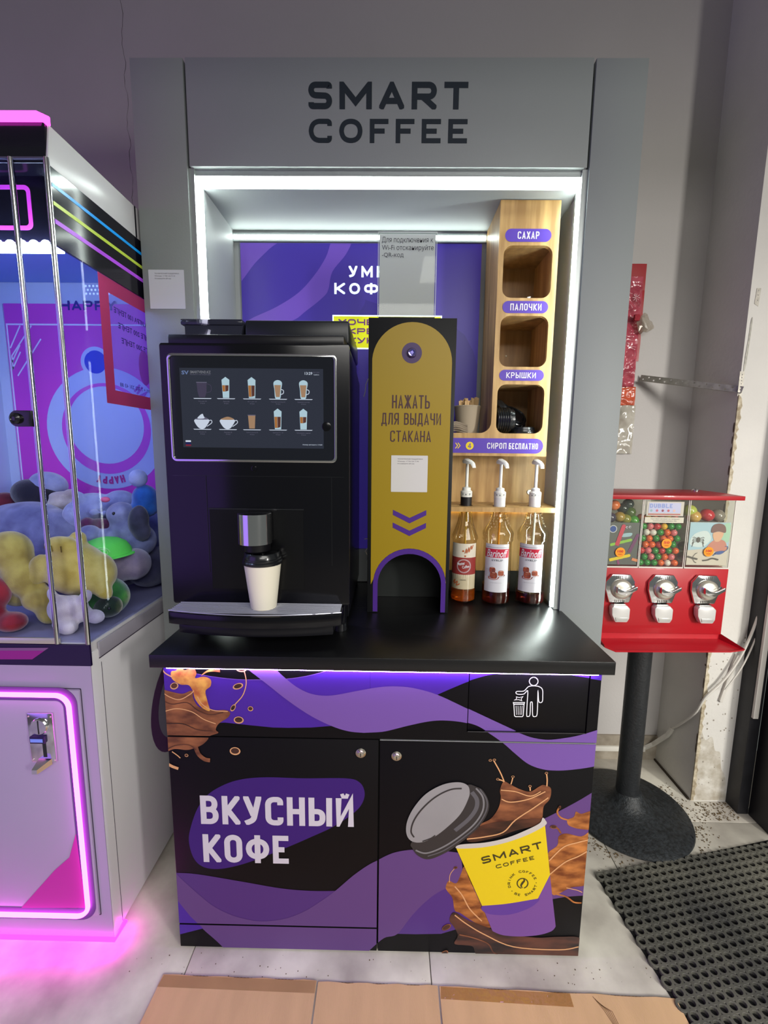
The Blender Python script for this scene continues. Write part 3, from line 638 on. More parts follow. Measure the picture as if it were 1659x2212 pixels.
MB().lathe([(.0105, 0), (.0105, .0015), (.009, .002)], (.3610, .0995, 1.2875), 24, Matrix.Rotation(R(90), 3, 'X')).build('sensor_dot', gl, fd, smooth=True)
MB().lathe([(.0065, 0), (.0065, .0012), (.0052, .0015), (.0045, .0006)], (.1915, .0998, 1.190), 24, Matrix.Rotation(R(90), 3, 'X')).build('round_button', gl, fd, smooth=True)
gv = MB()
for x in (.078, .372): gv.box(x-.0005, x+.0005, .0992, .1002, .94 if x < .1 else .96, 1.172)
gv.box(.0812, .3069, .0965, .1005, 1.0935, 1.0965)
for z in (1.172,): gv.box(.0, .40, .0993, .1001, z-.0004, z+.0004)
gv.build('trim_line', MATS['dark_chrome'], fd)
MB().box(.083, .305, .0985, .1005, .90, 1.0925).build('nozzle_bay', mat('bay_black', '#060608', .25), fd)
sp = MB().lathe([(.0362, 1.0195), (.0378, 1.0205), (.0378, 1.0895), (.0362, 1.0905)], (.1985, .070, 0), 48).build('spout_sleeve', chrome_m, M_, smooth=True)
MB().box(.166, .231, .070, .100, 1.022, 1.088).build('spout_mount', gl2, M_)
MB().lathe([(.026, 1.000), (.031, 1.004), (.032, 1.0195)], (.2015, .070, 0), 32).build('spout_nozzle', gl2, M_, smooth=True)
for dx in (-.012, .012): MB().lathe([(.005, .990), (.006, 1.0)], (.2015+dx, .070, 0), 14).build('spout_tip', gl2, M_, smooth=True)
# drip tray with curved front and ribbed grille
def fy(x): return .046-.026*(1-((x-.1985)/.200)**2)+.0
xsb = [-.0015+.401*i/20 for i in range(21)]
MB().plate([[(x, fy(x)) for x in xsb]+[(.3995, .130), (.392, .165), (.006, .165), (-.0015, .130)]], FZ(0), .832, .8595).build('tray_body', gl, M_, bevel=.002)
MB().plate([[(x, fy(x)+.012) for x in xsb[1:-1]]+[(.380, .16), (.018, .16)]], FZ(0), .8075, .832).build('tray_base', gl2, M_, bevel=.002)
gr = MB(); random.seed(1)
for i in range(15):
    y = .034+i*.0082
    xa = -.0015 if y > .046 else .1985-.2*math.sqrt(max(0, 1-(.0465-y)/.026)); xb = .397-xa
    if y > .046: xa = .002+(y-.046)*.02; xb = .3965-(y-.046)*.02
    gr.tube([(xa, y, .8636), (xb, y, .8636)], .0017, 6)
gr.tube([(x, fy(x)+.0015, .8632) for x in xsb], .0015, 6)
gr.build('grille_bars', mat('grille_steel', '#c3c5d4', .3, .75), M_, smooth=True)
MB().box(.03, .37, .1, .18, .8625, .865).build('grille_back', gl2, M_)
for x, y in ((.03, .15), (.385, .15), (.03, .52), (.385, .52)): MB().lathe([(.018, .7805), (.016, .806)], (x, y, 0), 20).build('foot', gl2, M_, smooth=True)
# hoppers
smoke = thin_glass('smoked_hopper', '#55505c', .06, 1.6, '#3a3c4a', .55)
hp = MB().plate([[(-.008, 1.5335), (-.008, 1.5475), (.1440, 1.5475), (.1440, 1.5335)]], FY(.20), -.15, .004).build('hopper_lid', smoke, M_, bevel=.003)
MB().add([(x*(.93 if z < 1.5 else 1)+.007, y, z) for z in (1.493, 1.5335) for x, y in ((-.006, .20), (.138, .20), (.138, .345), (-.006, .345))], [(0, 1, 5, 4), (1, 2, 6, 5), (2, 3, 7, 6), (3, 0, 4, 7)]).build('bean_hopper', smoke, M_, fix=False)
MB().box(.02, .10, .23, .33, 1.4935, 1.515).build('coffee_beans', mat('beans', '#3a2418', .5, var=.6, vscale=120, bump=1, bscale=160), M_, bevel=.006)
MB().box(.1485, .4035, .20, .50, 1.493, 1.5472).build('canister_cover', mat('charcoal_cover', '#15191e', .35), M_, bevel=.006)

# takeaway cup on the grille
CU = thing('takeaway_cup', 'plain white paper cup with black lid standing on the drip tray', 'cup', (.2125, .075, .8650))
MB().lathe([(.0295, 0), (.0300, .002), (.0425, .1075), (.0405, .1075)], (.2125, .075, .8650), 48, cap=True).build('cup_wall', mat('white_paper', '#e3ddcb', .6), CU, smooth=True)
MB().lathe([(.0445, .1065), (.0455, .109), (.0455, .113), (.0432, .115), (.0440, .117), (.0436, .1195), (.0415, .121), (.0400, .1315), (.0382, .1335), (.0365, .130), (.0005, .130)], (.2125, .075, .8650), 48).build('lid', lidm, CU, smooth=True)

# ---------------------------------------------------------------- cup dispenser
D = thing('cup_dispenser', 'tall narrow black and yellow cup dispenser with purple arch opening', 'dispenser', (.5625, .34, .7805))
x0, x1, zt, yd = .4480, .6762, 1.5740, .272
arch = [(.6555, .7805), (.6555, .862)]+[(.5660+.0895*cos(R(a)), .862+.0895*sin(R(a))) for a in range(10, 180, 10)]+[(.4765, .862), (.4765, .7805)]
matb = mat('matt_black', '#0f1012', .5, spec=.3)
MB().plate([[(x1, .7805), (x1, zt), (x0, zt), (x0, .7805)]+arch[::-1]], FY(yd), -.004, 0).build('front_panel', matb, D, bevel=.0006)
box('side_panel', x0, x0+.003, yd+.004, .415, .7805, zt, matb, D); box('side_panel', x1-.003, x1, yd+.004, .415, .7805, zt, matb, D)
box('top_panel', x0+.003, x1-.003, yd+.004, .415, zt-.003, zt, matb, D); box('rear_panel', x0+.003, x1-.003, .411, .415, .7805, zt-.003, mat('inside_black', '#0e1312', .5), D)
box('inner_shelf', x0+.003, x1-.003, yd+.006, .41, .962, .966, matb, D)
MB().lathe([(.036, .9485), (.041, .9495), (.041, .9615), (.036, .9615)], (.566, .34, 0), 32, cap=False).build('cup_rim', mat('rim_grey', '#77777c', .4), D, smooth=True)
ydp = mat('panel_yellow', '#957b06', .42)
FD = FY(yd); cxm = .5620; rr = .1044
yp = [(cxm+rr*cos(R(a)), 1.4665-.004+rr*.97*sin(R(a))) for a in range(0, 181, 7)]
inner = [(.5660+.1022*cos(R(a)), .862+.1042*sin(R(a))) for a in range(4, 180, 8)]
MB().flat(yp+[(.4578, .862)]+inner[::-1]+[(.6664, .862)], FD, .0006).build('yellow_sticker', ydp, D)
vio = mat('arch_violet', '#45207f', .42)
MB().flat([(.6678, .7830), (.6678, .862)]+[(.5660+.1018*cos(R(a)), .862+.1038*sin(R(a))) for a in range(8, 180, 8)]+[(.4640, .862), (.4640, .7830), (.4772, .7830)]+[(.5660+.0890*cos(R(a)), .862+.0888*sin(R(a))) for a in range(180, -1, -8)]+[(.6548, .7830)], FD, .0008).build('arch_sticker', vio, D)
MB().flat(circ(.5612, 1.4870, .0262, 40), FD, .0009).build('button_disc', mat('disc_plum', '#3c2458', .4), D)
MB().lathe([(.0115, 0), (.0125, .003), (.0115, .006), (.009, .008), (.006, .0075), (.0045, .005), (.0005, .005)], (.5612, yd-.0009, 1.4870), 32, Matrix.Rotation(R(90), 3, 'X')).build('push_button', mat('violet_metal', '#8d86d0', .12, .9), D, smooth=True)
ink = mat('plum_ink', '#40202c', .5)
for s, pts in (('НАЖАТЬ', [(0.5115,1.3455),(0.6113,1.3799)]), ('ДЛЯ ВЫДАЧИ', [(0.4837,1.303),(0.6419,1.3335)]), ('СТАКАНА', [(0.5077,1.2581),(0.6161,1.2873)])):
    sign('lettering', s, FD, pts[0][0], pts[1][0], pts[0][1], pts[1][1], .10, ink, D, d=.0014, r=.35, gap=.30)
ch = MB()
for z in (0, -.0355):
    ch.flat([(.5175, 1.0740+z), (.5635, 1.0520+z), (.6087, 1.0740+z), (.6087, 1.0600+z), (.5635, 1.0370+z), (.5175, 1.0600+z)], FD, .0014)
ch.build('printed_chevron', vio, D)
def support_card(name, lab, fr, x0, x1, z0, z1, m, inkm, cat='sticker', lines=('ТЕХНИЧЕСКАЯ ПОДДЕРЖКА', 'Whatsapp: +7 702 226 72 00', 'Отсканируйте QR код')):
    o = MB().plate([rrect(x0, x1, z0, z1, .0015, 3)], fr, .0010, .0014).build(name, m, None); tag(o, lab, cat)
    w = x1-x0
    for i, s in enumerate(lines): text('lettering', s, fr, x0+w*.17, x0+w*(.86, .75, .63)[i], z1-.0115-i*.0062, z1-.0080-i*.0062, inkm, o, d=.0017)
    return o
greyink = mat('grey_ink', '#55505c', .6)
support_card('support_sticker', 'small white support notice stuck on the yellow dispenser front', FD, .5110, .6095, 1.1232, 1.2218, mat('sticker_paper', '#c9c6c6', .45), greyink)
support_card('support_card', 'dim white support notice stuck on the left grey pillar', FY(.308), -.1362, -.0417, 1.6022, 1.7000, mat('card_paper', '#c6c8d2', .6), greyink)
# acrylic stand with the wifi sheet
A = thing('notice_stand', 'clear acrylic stand with white wifi notice on top of the yellow dispenser', 'notice', (.545, .31, zt))
MB().box(.470, .6225, .3025, .3045, 1.578, 1.7935).build('acrylic_front', thin_glass('acrylic', '#f3f6f4', .03, .25), A)
MB().flat([(.4735, 1.59), (.6190, 1.59), (.6190, 1.79), (.4735, 1.79)], FY(.3057)).build('paper_sheet', translucent('sheet_paper', '#dcd8dc', .45), A)
box('acrylic_foot', .470, .6225, .297, .36, zt+.0005, zt+.0045, MATS['acrylic'], A); box('black_foot_strip', .473, .6205, .2985, .3025, 1.5785, 1.5835, matb, A)
ed = MB()
for e in ((.470, .4712), (.6213, .6225)): ed.box(e[0], e[1], .3010, .3060, 1.585, 1.7935)
ed.box(.4712, .6213, .3010, .3060, 1.7915, 1.7935)
ed.build('bright_edge', thin_glass('acrylic_edge', '#ffffff', .1, 1, '#e6eeee', .7), A)
FA = FY(.3020)
for s, pts in (('Для подключения к', [(0.4797,1.7651),(0.6122,1.7814)]), ('Wi-Fi отсканируйте', [(0.4799,1.7461),(0.6139,1.7625)]), ('-QR-код', [(0.4801,1.7304),(0.5364,1.7431)])):
    text('lettering', s, FA, pts[0][0], pts[1][0], pts[0][1], pts[1][1], mat('dark_ink', '#3b3a42', .6), A, d=.0003)
# loose white cable hanging between machine and dispenser
cbl = thing('white_cable', 'thin white cable hanging between the machine and the dispenser', 'cable', (.43, .33, .80))
MB().tube([(.447, .42, 1.452), (.440, .41, 1.440), (.434, .41, 1.425), (.4325, .41, 1.405), (.428, .41, 1.39)], .0012, 6).build('upper_run', white_m, cbl, smooth=True)
MB().tube([(.446, .45, .935), (.432, .45, .915), (.446, .44, .895), (.452, .44, .885)], .0012, 6).build('lower_run', white_m, cbl, smooth=True)
MB().tube([(.430, .45, .955), (.450, .45, .957)], .0012, 6).build('plug_end', white_m, cbl, smooth=True)

# ---------------------------------------------------------------- printed cabinet
G = thing('coffee_cabinet', 'black cabinet printed with purple waves, splashing coffee cup and cyrillic slogan', 'cabinet', (.49, .3, 0))
Y0 = .006; FG = FY(Y0)
ZU = .7490; XR = .9875; ZS = .5755
E_ = [(0.4895,0.5679),(0.4923,0.0679),(0.6925,0.7463),(0.9649,0.6016),(0.9581,0.7488),(0.0012,0.0725)]
xd = (E_[0][0]+E_[1][0])/2; zpl = (E_[1][1]+E_[5][1])/2; xf0 = E_[2][0]; xf1 = (E_[3][0]+E_[4][0])/2; zf = E_[3][1]
box('carcass', .001, XR-.001, Y0+.019, .305, .002, .748, groove_m, G)
box('under_light', .012, XR-.012, -.004, .004, .7465, .7492, glow('violet_led', '#c9a8ff', 42), G)
PAN = []; LY = [0]
def panel(name, x0, x1, z0, z1, dz=0):
    o = MB().box(x0, x1, Y0+dz, Y0+.018, z0, z1).build(name, blackp_m, G, bevel=.0012); PAN.append((x0+.0006, x1-.0006, z0+.0006, z1-.0006, o, FY(Y0+dz))); return o
g = .0016
fa = MB().plate([[(0, ZS+g), (XR, ZS+g), (XR, ZU-.003), (xf1+g, ZU-.003), (xf1+g, zf-g), (xf0-g, zf-g), (xf0-g, ZU-.003), (0, ZU-.003)]], FG, -.018, 0).build('fascia', blackp_m, G)
for r_ in ((0, xf0-g, ZS+g, ZU-.003), (xf0-g, xf1+g, ZS+g, zf-g), (xf1+g, XR, ZS+g, ZU-.003)): PAN.append((r_[0]+.0004*(r_[0] == 0), r_[1], r_[2]+.0004, r_[3], fa, FG))
flp = panel('waste_flap', xf0, xf1, zf, ZU-.003, .002)
dl = panel('door', 0, xd-g, zpl+g, ZS-g); dr = panel('door', xd+g, XR, .004, ZS-g)
pl = panel('plinth', 0, xd-g, .004, zpl-g)
def cp(name, poly, m, layer, only=None):
    for (a, b, c_, d_, o, fr) in PAN:
        if only is not None and o is not only: continue
        q = clip(poly, a, b, c_, d_)
        if q and parea(q) > 2e-6:
            LY[0] += 1
            try: MB().flat(q, fr, layer*.00035+LY[0]*6e-7).build(name, m, o)
            except Exception: pass
def cl(name, pts, w, m, layer):
    pts = [tuple(p) for p in pts]
    for (a, b, c_, d_, o, fr) in PAN:
        mb = MB(); LY[0] += 1
        for kk, q in enumerate(line(pts, w)):
            q = clip([tuple(t) for t in q], a, b, c_, d_)
            if q: mb.add([fr(t[0], t[1], layer*.00035+LY[0]*6e-7+kk*5e-7) for t in q], [tuple(range(len(q)))])
        if mb.f: mb.build(name, m, o, fix=False)
# fascia and right-door background, left zoom coordinates first
top_purple = [(-0.0149,0.7755),(-0.0253,0.6061),(0.0726,0.608),(0.1355,0.6111),(0.191,0.6058),(0.2465,0.6009),(0.2813,0.6008),(0.3335,0.6026),(0.3821,0.6077),(0.4695,0.6306),(0.4686,0.7658)]
cp('printed_wave', top_purple, purple_m, 1)
cp('printed_wave', [(0.469,0.7658),(0.4696,0.6677),(0.5723,0.6696),(0.6238,0.6882)]+smooth([(0.6214,0.6889),(0.6599,0.7078),(0.6933,0.7229),(0.7333,0.7363),(0.7834,0.7469),(0.8224,0.7719)], False), purple_m, 1)
cp('printed_wave', smooth([(0.0282,0.7528),(0.0614,0.7327),(0.1125,0.7234),(0.1671,0.7179),(0.2151,0.718),(0.2802,0.721),(0.335,0.731),(0.3862,0.7471),(0.3965,0.7646),(0.2508,0.7764),(0.0804,0.7699)]), blackp_m, 2)
cp('printed_wave', [(0.8659,0.7727),(0.8725,0.747)]+smooth([(0.8725,0.747),(0.9081,0.7419),(0.9591,0.7342),(1.0067,0.7267)], False)+[(1.0061,0.7751)], purple_m, 2)
cl('printed_outline', smooth([(-0.0029,0.7475),(0.0614,0.7327),(0.1125,0.7234),(0.1671,0.7179),(0.2151,0.718),(0.2802,0.721),(0.335,0.731),(0.3862,0.7471)], False), .0016, lilac_m, 3)
up = smooth([(0.2173,0.7937),(0.2304,0.776),(0.2535,0.7477),(0.2735,0.7263),(0.3038,0.7013),(0.3379,0.6855),(0.3791,0.6826),(0.4373,0.6946),(0.4694,0.7014)], False)+smooth([(0.4728,0.7022),(0.5035,0.7068),(0.5375,0.7074),(0.5717,0.7033),(0.6214,0.6889),(0.6924,0.6553),(0.7447,0.6304),(0.7938,0.6071),(0.815,0.5971),(0.843,0.5875),(0.8776,0.5833),(0.9185,0.589),(0.9522,0.5972),(0.9954,0.6129),(1.0185,0.6227)], False)
lo = smooth([(1.026,0.5307),(0.9907,0.5193),(0.9514,0.5112),(0.9102,0.5065),(0.8718,0.5084),(0.8364,0.5211),(0.8038,0.5471),(0.7749,0.573),(0.7393,0.5986),(0.7111,0.6148),(0.6764,0.6235),(0.6351,0.6264),(0.6008,0.6228),(0.5563,0.6118),(0.5047,0.597),(0.4736,0.5934)], False)+smooth([(0.4548,0.5922),(0.4201,0.5953),(0.3821,0.6073),(0.3338,0.6318),(0.2826,0.6679),(0.2354,0.7074),(0.1903,0.7448),(0.1689,0.7678)], False)
cp('printed_wave', up+lo, lilac_m, 3)
# left door
cp('printed_blob', smooth([(0.036,0.3018),(0.0436,0.3426),(0.0622,0.3911),(0.0889,0.4274),(0.1293,0.4538),(0.1724,0.4684),(0.2293,0.4743),(0.3142,0.4734),(0.413,0.4755),(0.4448,0.4665),(0.4572,0.4433),(0.4538,0.4157),(0.4343,0.3875),(0.3842,0.3484),(0.3299,0.3189),(0.2753,0.2912),(0.2017,0.2566),(0.15,0.2367),(0.1019,0.2264),(0.0655,0.2325),(0.0447,0.2569)]), mat('print_blob_purple', '#391c6c', .45, spec=.25), 1)
cp('printed_wave', [(-0.0126,0.2148)]+smooth([(0.0003,0.2134),(0.0535,0.2106),(0.1631,0.1924),(0.2547,0.1766),(0.3281,0.1714),(0.3942,0.1731)], False)+[(0.3455,0.0746),(0.1957,0.0489),(0.0476,0.0882),(-0.0224,0.1717)], mat('print_dark_purple', '#4a2a72', .42), 1)
band = [(-0.033,0.2426)]+smooth([(0.0002,0.213),(0.0158,0.1937),(0.0509,0.1567),(0.0865,0.1236),(0.1302,0.099),(0.1781,0.0852),(0.2154,0.0832),(0.264,0.0918),(0.3089,0.1123),(0.3462,0.1388),(0.3869,0.1729),(0.4309,0.2167),(0.4672,0.2465),(0.4924,0.2616)], False)+smooth([(0.4867,0.2587),(0.5262,0.2809),(0.5729,0.291),(0.6269,0.2915),(0.6882,0.2848)], False)+smooth([(0.698,0.211),(0.6552,0.187),(0.6194,0.1609),(0.5764,0.111),(0.5404,0.0554),(0.5071,0.0423),(0.4719,0.0064),(0.4514,-0.014)], False)+[(0.4574,-0.0095),(0.4387,-0.0366),(0.1251,-0.0367),(0.1149,-0.005)]+smooth([(0.1149,-0.005),(0.0897,0.0242),(0.061,0.0539),(0.0291,0.092),(0.0032,0.1312),(-0.0227,0.1675)], False)
cp('printed_wave', band, mat('print_mauve', '#5d4078', .45, spec=.25), 2)
cp('printed_wave', [(-0.0227,0.1675),(0.0032,0.1312),(0.0291,0.092),(0.0593,0.0582),(0.0039,0.0406),(-0.0229,0.032)], purple_m, 2)
cp('printed_wave', smooth([(0.6552,0.187),(0.6194,0.1609),(0.5764,0.111),(0.5397,0.0554)], False)+[(0.585,0.0553),(0.6479,0.0583),(0.6808,0.0709),(0.7687,0.0861),(0.7494,0.1956)], mat('print_plum_purple', '#4a2a78', .42), 1)
cp('printed_wave', smooth([(1.017,0.4711),(0.9889,0.4518),(0.9573,0.4289),(0.9136,0.4004),(0.8694,0.3736)], False)+[(0.8691,0.2565),(0.8967,0.1575)]+smooth([(0.9109,0.1629),(0.9467,0.1706),(0.9899,0.1754),(1.0259,0.1776)], False), mat('print_mauve', '#5d4078', .45, spec=.25), 1)
slog = mat('slogan_white', '#c6c1cc', .5)
s1 = [(0.0703,0.3492),(0.4325,0.4263)]; s2 = [(0.0717,0.246),(0.2759,0.3237)]
FL_ = FR(FG, -.25)
sign('lettering', 'ВКУСНЫЙ', FG, s1[0][0]-.002, s1[1][0], s1[0][1]+.000, s1[1][1]-.002, .185, slog, dl, d=.0012, r=.34, gap=.20)
sign('lettering', 'КОФЕ', FG, s2[0][0]-.002, s2[1][0], s2[0][1]+.0, s2[1][1]-.002, .185, slog, dl, d=.0012, r=.34, gap=.20)
# coffee splashes
cof = mat('print_coffee', '#9a5f3c', .42, var=.8, vscale=14, stretch=(1, 1, 2.2), col2='#4a2318')
cof2 = mat('print_coffee_gold', '#c07a3e', .42, var=.6, vscale=20, stretch=(1, 1, 2.5), col2='#6b3516')
cofd = mat('print_coffee_dark', '#5e3526', .42, var=.8, vscale=12, stretch=(.8, 1, 3), col2='#1d110f')
cofe = mat('print_coffee_edge', '#cf9a6c', .42)
gold = mat('print_gold', '#d9a24a', .42, var=.4, vscale=40, col2='#a85a30')
Z6 = lambda: None
sA = smooth([(-0.0198,0.6955),(-0.0011,0.6903),(0.0176,0.6851),(0.0416,0.6811),(0.0634,0.6889),(0.0659,0.6694),(0.0781,0.6493),(0.1089,0.6417),(0.1367,0.6429),(0.1486,0.6368),(0.143,0.6244),(0.1215,0.609),(0.1138,0.5938),(0.1191,0.5856),(0.0992,0.5776),(0.0935,0.5676),(0.0806,0.5552),(0.0626,0.5464),(0.0447,0.5411),(0.0166,0.5432),(-0.0031,0.5363),(-0.03,0.53)])
cp('printed_splash', sA, cof, 4)
cp('printed_splash', smooth([(0.0186,0.7345),(0.0309,0.7384),(0.0333,0.7511),(0.0453,0.7513),(0.048,0.7387),(0.0689,0.7437),(0.0758,0.7319),(0.0728,0.7198),(0.0919,0.7238),(0.1074,0.7168),(0.1063,0.7007),(0.0944,0.6884),(0.0987,0.6608),(0.1019,0.6404),(0.0849,0.6475),(0.0703,0.6676),(0.0654,0.6878),(0.0565,0.7024),(0.0376,0.7038),(0.0194,0.7174)]), gold, 5)
for k_, pp_ in enumerate(([(-0.0065,0.6865),(0.01,0.6739),(0.0339,0.667),(0.0588,0.6804),(0.0679,0.6897)], [(-0.0078,0.6662),(0.0159,0.6555),(0.0508,0.6599),(0.0742,0.6417),(0.1015,0.6311),(0.133,0.6373)], [(-0.0043,0.6365),(0.0257,0.6446),(0.0601,0.6378),(0.0871,0.6196),(0.1145,0.6089)], [(-0.0043,0.6066),(0.0377,0.6074),(0.0719,0.593),(0.1067,0.5899)], [(0.0758,0.6751),(0.0853,0.6568),(0.109,0.6424),(0.1436,0.6401)], [(-0.0083,0.5381),(0.0171,0.552),(0.0489,0.5546),(0.0659,0.5415)])):
    cl('printed_ripple', smooth(pp_, False), .0022, (cofe, cofd)[k_ % 2], 6)
for pp_, w in (([(-0.0032,0.7432),(0.0047,0.7306),(0.0196,0.7218)], .003), ([(0.1849,0.7374),(0.1882,0.7102),(0.1796,0.6807),(0.1616,0.6582),(0.1524,0.6451)], .0022), ([(0.0092,0.5366),(0.0211,0.5272),(0.0278,0.5204)], .0025)):
    cl('printed_drip', smooth(pp_, False), w, cofe, 5)
cl('printed_drip', smooth([(0.0869,0.7266),(0.0993,0.7359),(0.1132,0.7398),(0.1296,0.7397)], False), [.001+.009*min(1, i/15) for i in range(16)], gold, 5)
cl('printed_drip', smooth([(0.0647,0.553),(0.0707,0.5321),(0.0842,0.5189),(0.0971,0.5161)], False), .010, cof, 5)
cl('printed_drip', [(-0.0025,0.5044),(0.0088,0.498),(0.0217,0.4932)], .007, cofe, 5)
def drop(u, rx, rz, tilt=0, m=None):
    f = [(u[0]+rx*cos(a)*cos(R(tilt))-rz*sin(a)*sin(R(tilt)), u[1]+rx*cos(a)*sin(R(tilt))+rz*sin(a)*cos(R(tilt))) for a in [2*pi*i/20 for i in range(20)]]
    cp('printed_drop', f, m or cofe, 5); cp('printed_drop', [(u[0]+(x-u[0])*.76, u[1]+(z-u[1])*.72+rz*.08) for x, z in f], cofd, 6)
for u, rx, rz, tl in zip([(0.1783,0.7442),(0.169,0.7018),(0.1958,0.6474),(0.1678,0.6189),(0.1566,0.5407),(0.0426,0.5276),(0.156,0.6489),(0.0236,0.6999)], (.0125, .0125, .0062, .0115, .0125, .0042, .0095, .010), (.008, .007, .006, .0088, .010, .004, .005, .008), (0, 22, 0, 0, 0, 0, 60, 30)): drop(u, rx, rz, tl)
# right door: splash, cup and lid
cp('printed_splash', smooth([(0.8958,0.2898),(0.9159,0.3106),(0.9179,0.3348),(0.9351,0.3432),(0.971,0.3361),(0.9984,0.3487),(1.0052,0.2599),(0.9947,0.2081),(0.9558,0.1967),(0.9174,0.1748),(0.9068,0.1996),(0.8978,0.2572)]), cof2, 2)
cp('printed_splash', smooth([(0.9355,0.3791),(0.9497,0.3874),(0.954,0.4013),(0.9667,0.3957),(0.9944,0.4022),(0.9977,0.3587),(0.9696,0.3552),(0.9499,0.3596),(0.9377,0.3665)]), cof2, 2)
cp('printed_splash', smooth([(0.655,0.1911),(0.6618,0.208),(0.6801,0.2022),(0.6902,0.2274),(0.6985,0.2482),(0.7125,0.2113),(0.7606,0.103),(0.769,0.0797),(0.7317,0.0916),(0.6939,0.1183),(0.679,0.1264),(0.6724,0.1601),(0.659,0.1799)]), cof2, 2)
cp('printed_splash', smooth([(0.6685,0.1091),(0.6792,0.1213),(0.7092,0.1017),(0.7541,0.0836),(0.8066,0.0635),(0.8809,0.0547),(0.9359,0.0584),(0.9915,0.0534),(0.9962,-0.0118),(0.9217,-0.0086),(0.8478,-0.016),(0.7582,-0.0119),(0.7352,0.0028),(0.7269,0.0244),(0.7045,0.0282),(0.6813,0.0319),(0.6887,0.056),(0.6787,0.0794),(0.6683,0.0942)]), cofd, 3)
for pp_ in ([(0.6794,0.1137),(0.7097,0.0888),(0.7551,0.0599),(0.8269,0.0272),(0.9383,0.0216),(0.9857,0.0316)], [(0.6923,0.0582),(0.7259,0.0505),(0.7636,0.0342),(0.7796,0.0084),(0.8099,-0.0039)], [(0.9029,0.2327),(0.9367,0.2664),(0.9677,0.2834),(0.9914,0.3002)], [(0.8989,0.2695),(0.9304,0.3069),(0.9615,0.3197),(0.9893,0.3284)], [(0.6768,0.1938),(0.6958,0.1691),(0.7155,0.1316),(0.7461,0.0984)]):
    cl('printed_ripple', smooth(pp_, False), .003, (cofe if pp_[0][1] > .08 else cof), 4)
for pp_, w in (([(0.9145,0.4134),(0.9102,0.3983),(0.9199,0.3847),(0.9362,0.3791)], .004), ([(0.8967,0.3603),(0.9129,0.3567),(0.9227,0.3429)], .004), ([(0.919,0.1791),(0.9467,0.1714),(0.9658,0.1572),(0.9841,0.1556)], .004), ([(0.945,0.1964),(0.9707,0.1908),(0.9838,0.1849)], .002), ([(0.6637,0.2039),(0.6648,0.2267),(0.6769,0.2456)], .0015)):
    cl('printed_drip', smooth(pp_, False), w, cofe if w < .003 else cof2, 3)
for u, rx, rz, tl in zip([(0.9038,0.3605),(0.6769,0.2456),(0.6602,0.0789),(0.6569,0.0028),(0.9146,0.4122)], (.008, .005, .013, .012, .0045), (.005, .0035, .007, .007, .003), (0, 20, 38, 45, 80)): drop(u, rx, rz, tl, cof)
cp('printed_splash', smooth([(0.7334,0.3645),(0.7558,0.379),(0.7722,0.4071),(0.7762,0.4347),(0.7736,0.4541),(0.7813,0.4757),(0.7974,0.4683),(0.819,0.4571),(0.8438,0.451),(0.864,0.4647),(0.8742,0.4688),(0.8912,0.4606),(0.8904,0.4333),(0.8776,0.4134),(0.8764,0.3857),(0.8729,0.3737),(0.7932,0.3399),(0.7228,0.3181),(0.7012,0.3208),(0.722,0.3383),(0.7302,0.3545)]), cof, 3)
cp('printed_splash', smooth([(0.7011,0.3237),(0.7284,0.3564),(0.7634,0.3692),(0.8126,0.3763),(0.8725,0.3817),(0.875,0.3678),(0.8141,0.3484),(0.7758,0.3315),(0.7193,0.316)]), cofd, 4)
for pp_, w in (([(0.7823,0.4757),(0.7714,0.5005),(0.7555,0.529)], .0028), ([(0.798,0.4694),(0.8003,0.4799),(0.8016,0.4889)], .0026), ([(0.8437,0.4537),(0.8423,0.4654)], .003), ([(0.8814,0.4662),(0.881,0.4836),(0.8783,0.4997)], .003), ([(0.7011,0.3237),(0.7437,0.3307),(0.7859,0.3438),(0.8126,0.3763),(0.8532,0.4089),(0.8867,0.4371)], .003), ([(0.7782,0.4308),(0.7996,0.4234),(0.8414,0.4322),(0.8787,0.4525)], .0028), ([(0.7753,0.4542),(0.8088,0.451),(0.8444,0.4401),(0.8682,0.4523)], .0025), ([(0.7671,0.4812),(0.7759,0.4794),(0.7823,0.4757)], .003)):
    cl('printed_drip', smooth(pp_, False), w, cofe, 5)
for u in [(0.7475,0.5296),(0.7568,0.5309),(0.767,0.4819),(0.8016,0.4889),(0.8423,0.4654),(0.8783,0.4997)]: drop(u, .0036, .003)
cp('printed_cup_base', [(0.7423,0.1472),(0.8796,0.1697),(0.9018,0.2388),(0.9258,0.0904)]+smooth([(0.9259,0.0882),(0.9165,0.0751),(0.8877,0.0636),(0.8438,0.058),(0.7994,0.0603),(0.7731,0.0712)], False), mat('print_cup_purple', '#704790', .42), 5, dr)
cp('printed_cup_shade', smooth([(0.7451,0.1417),(0.8024,0.1508),(0.8779,0.1675),(0.8683,0.1462),(0.8328,0.1262),(0.7967,0.1176),(0.7554,0.1221)]), mat('print_cup_shadow', '#5a3790', .42), 6, dr)
cp('printed_sleeve', smooth([(0.6769,0.2988),(0.7447,0.3065),(0.7941,0.3198),(0.8429,0.3411),(0.8829,0.3668)], False)+[(0.9029,0.2327),(0.878,0.1667)]+smooth([(0.8672,0.1643),(0.8024,0.15),(0.7443,0.143)], False), yellow_m, 7, dr)
cp('printed_rim', smooth([(0.6751,0.3008),(0.6873,0.31),(0.7443,0.3166),(0.7936,0.3299),(0.8353,0.3497),(0.8696,0.3705),(0.8758,0.3849),(0.8824,0.3799),(0.884,0.366),(0.843,0.3391),(0.7942,0.3178),(0.7448,0.3045),(0.6948,0.2992)]), mat('print_rim_grey', '#bdb7b2', .42), 8, dr)
lidg = mat('print_lid_grey', '#77767a', .42); lidd = mat('print_lid_dark', '#2d2b2d', .42); lidh = mat('print_lid_highlight', '#55545a', .42)
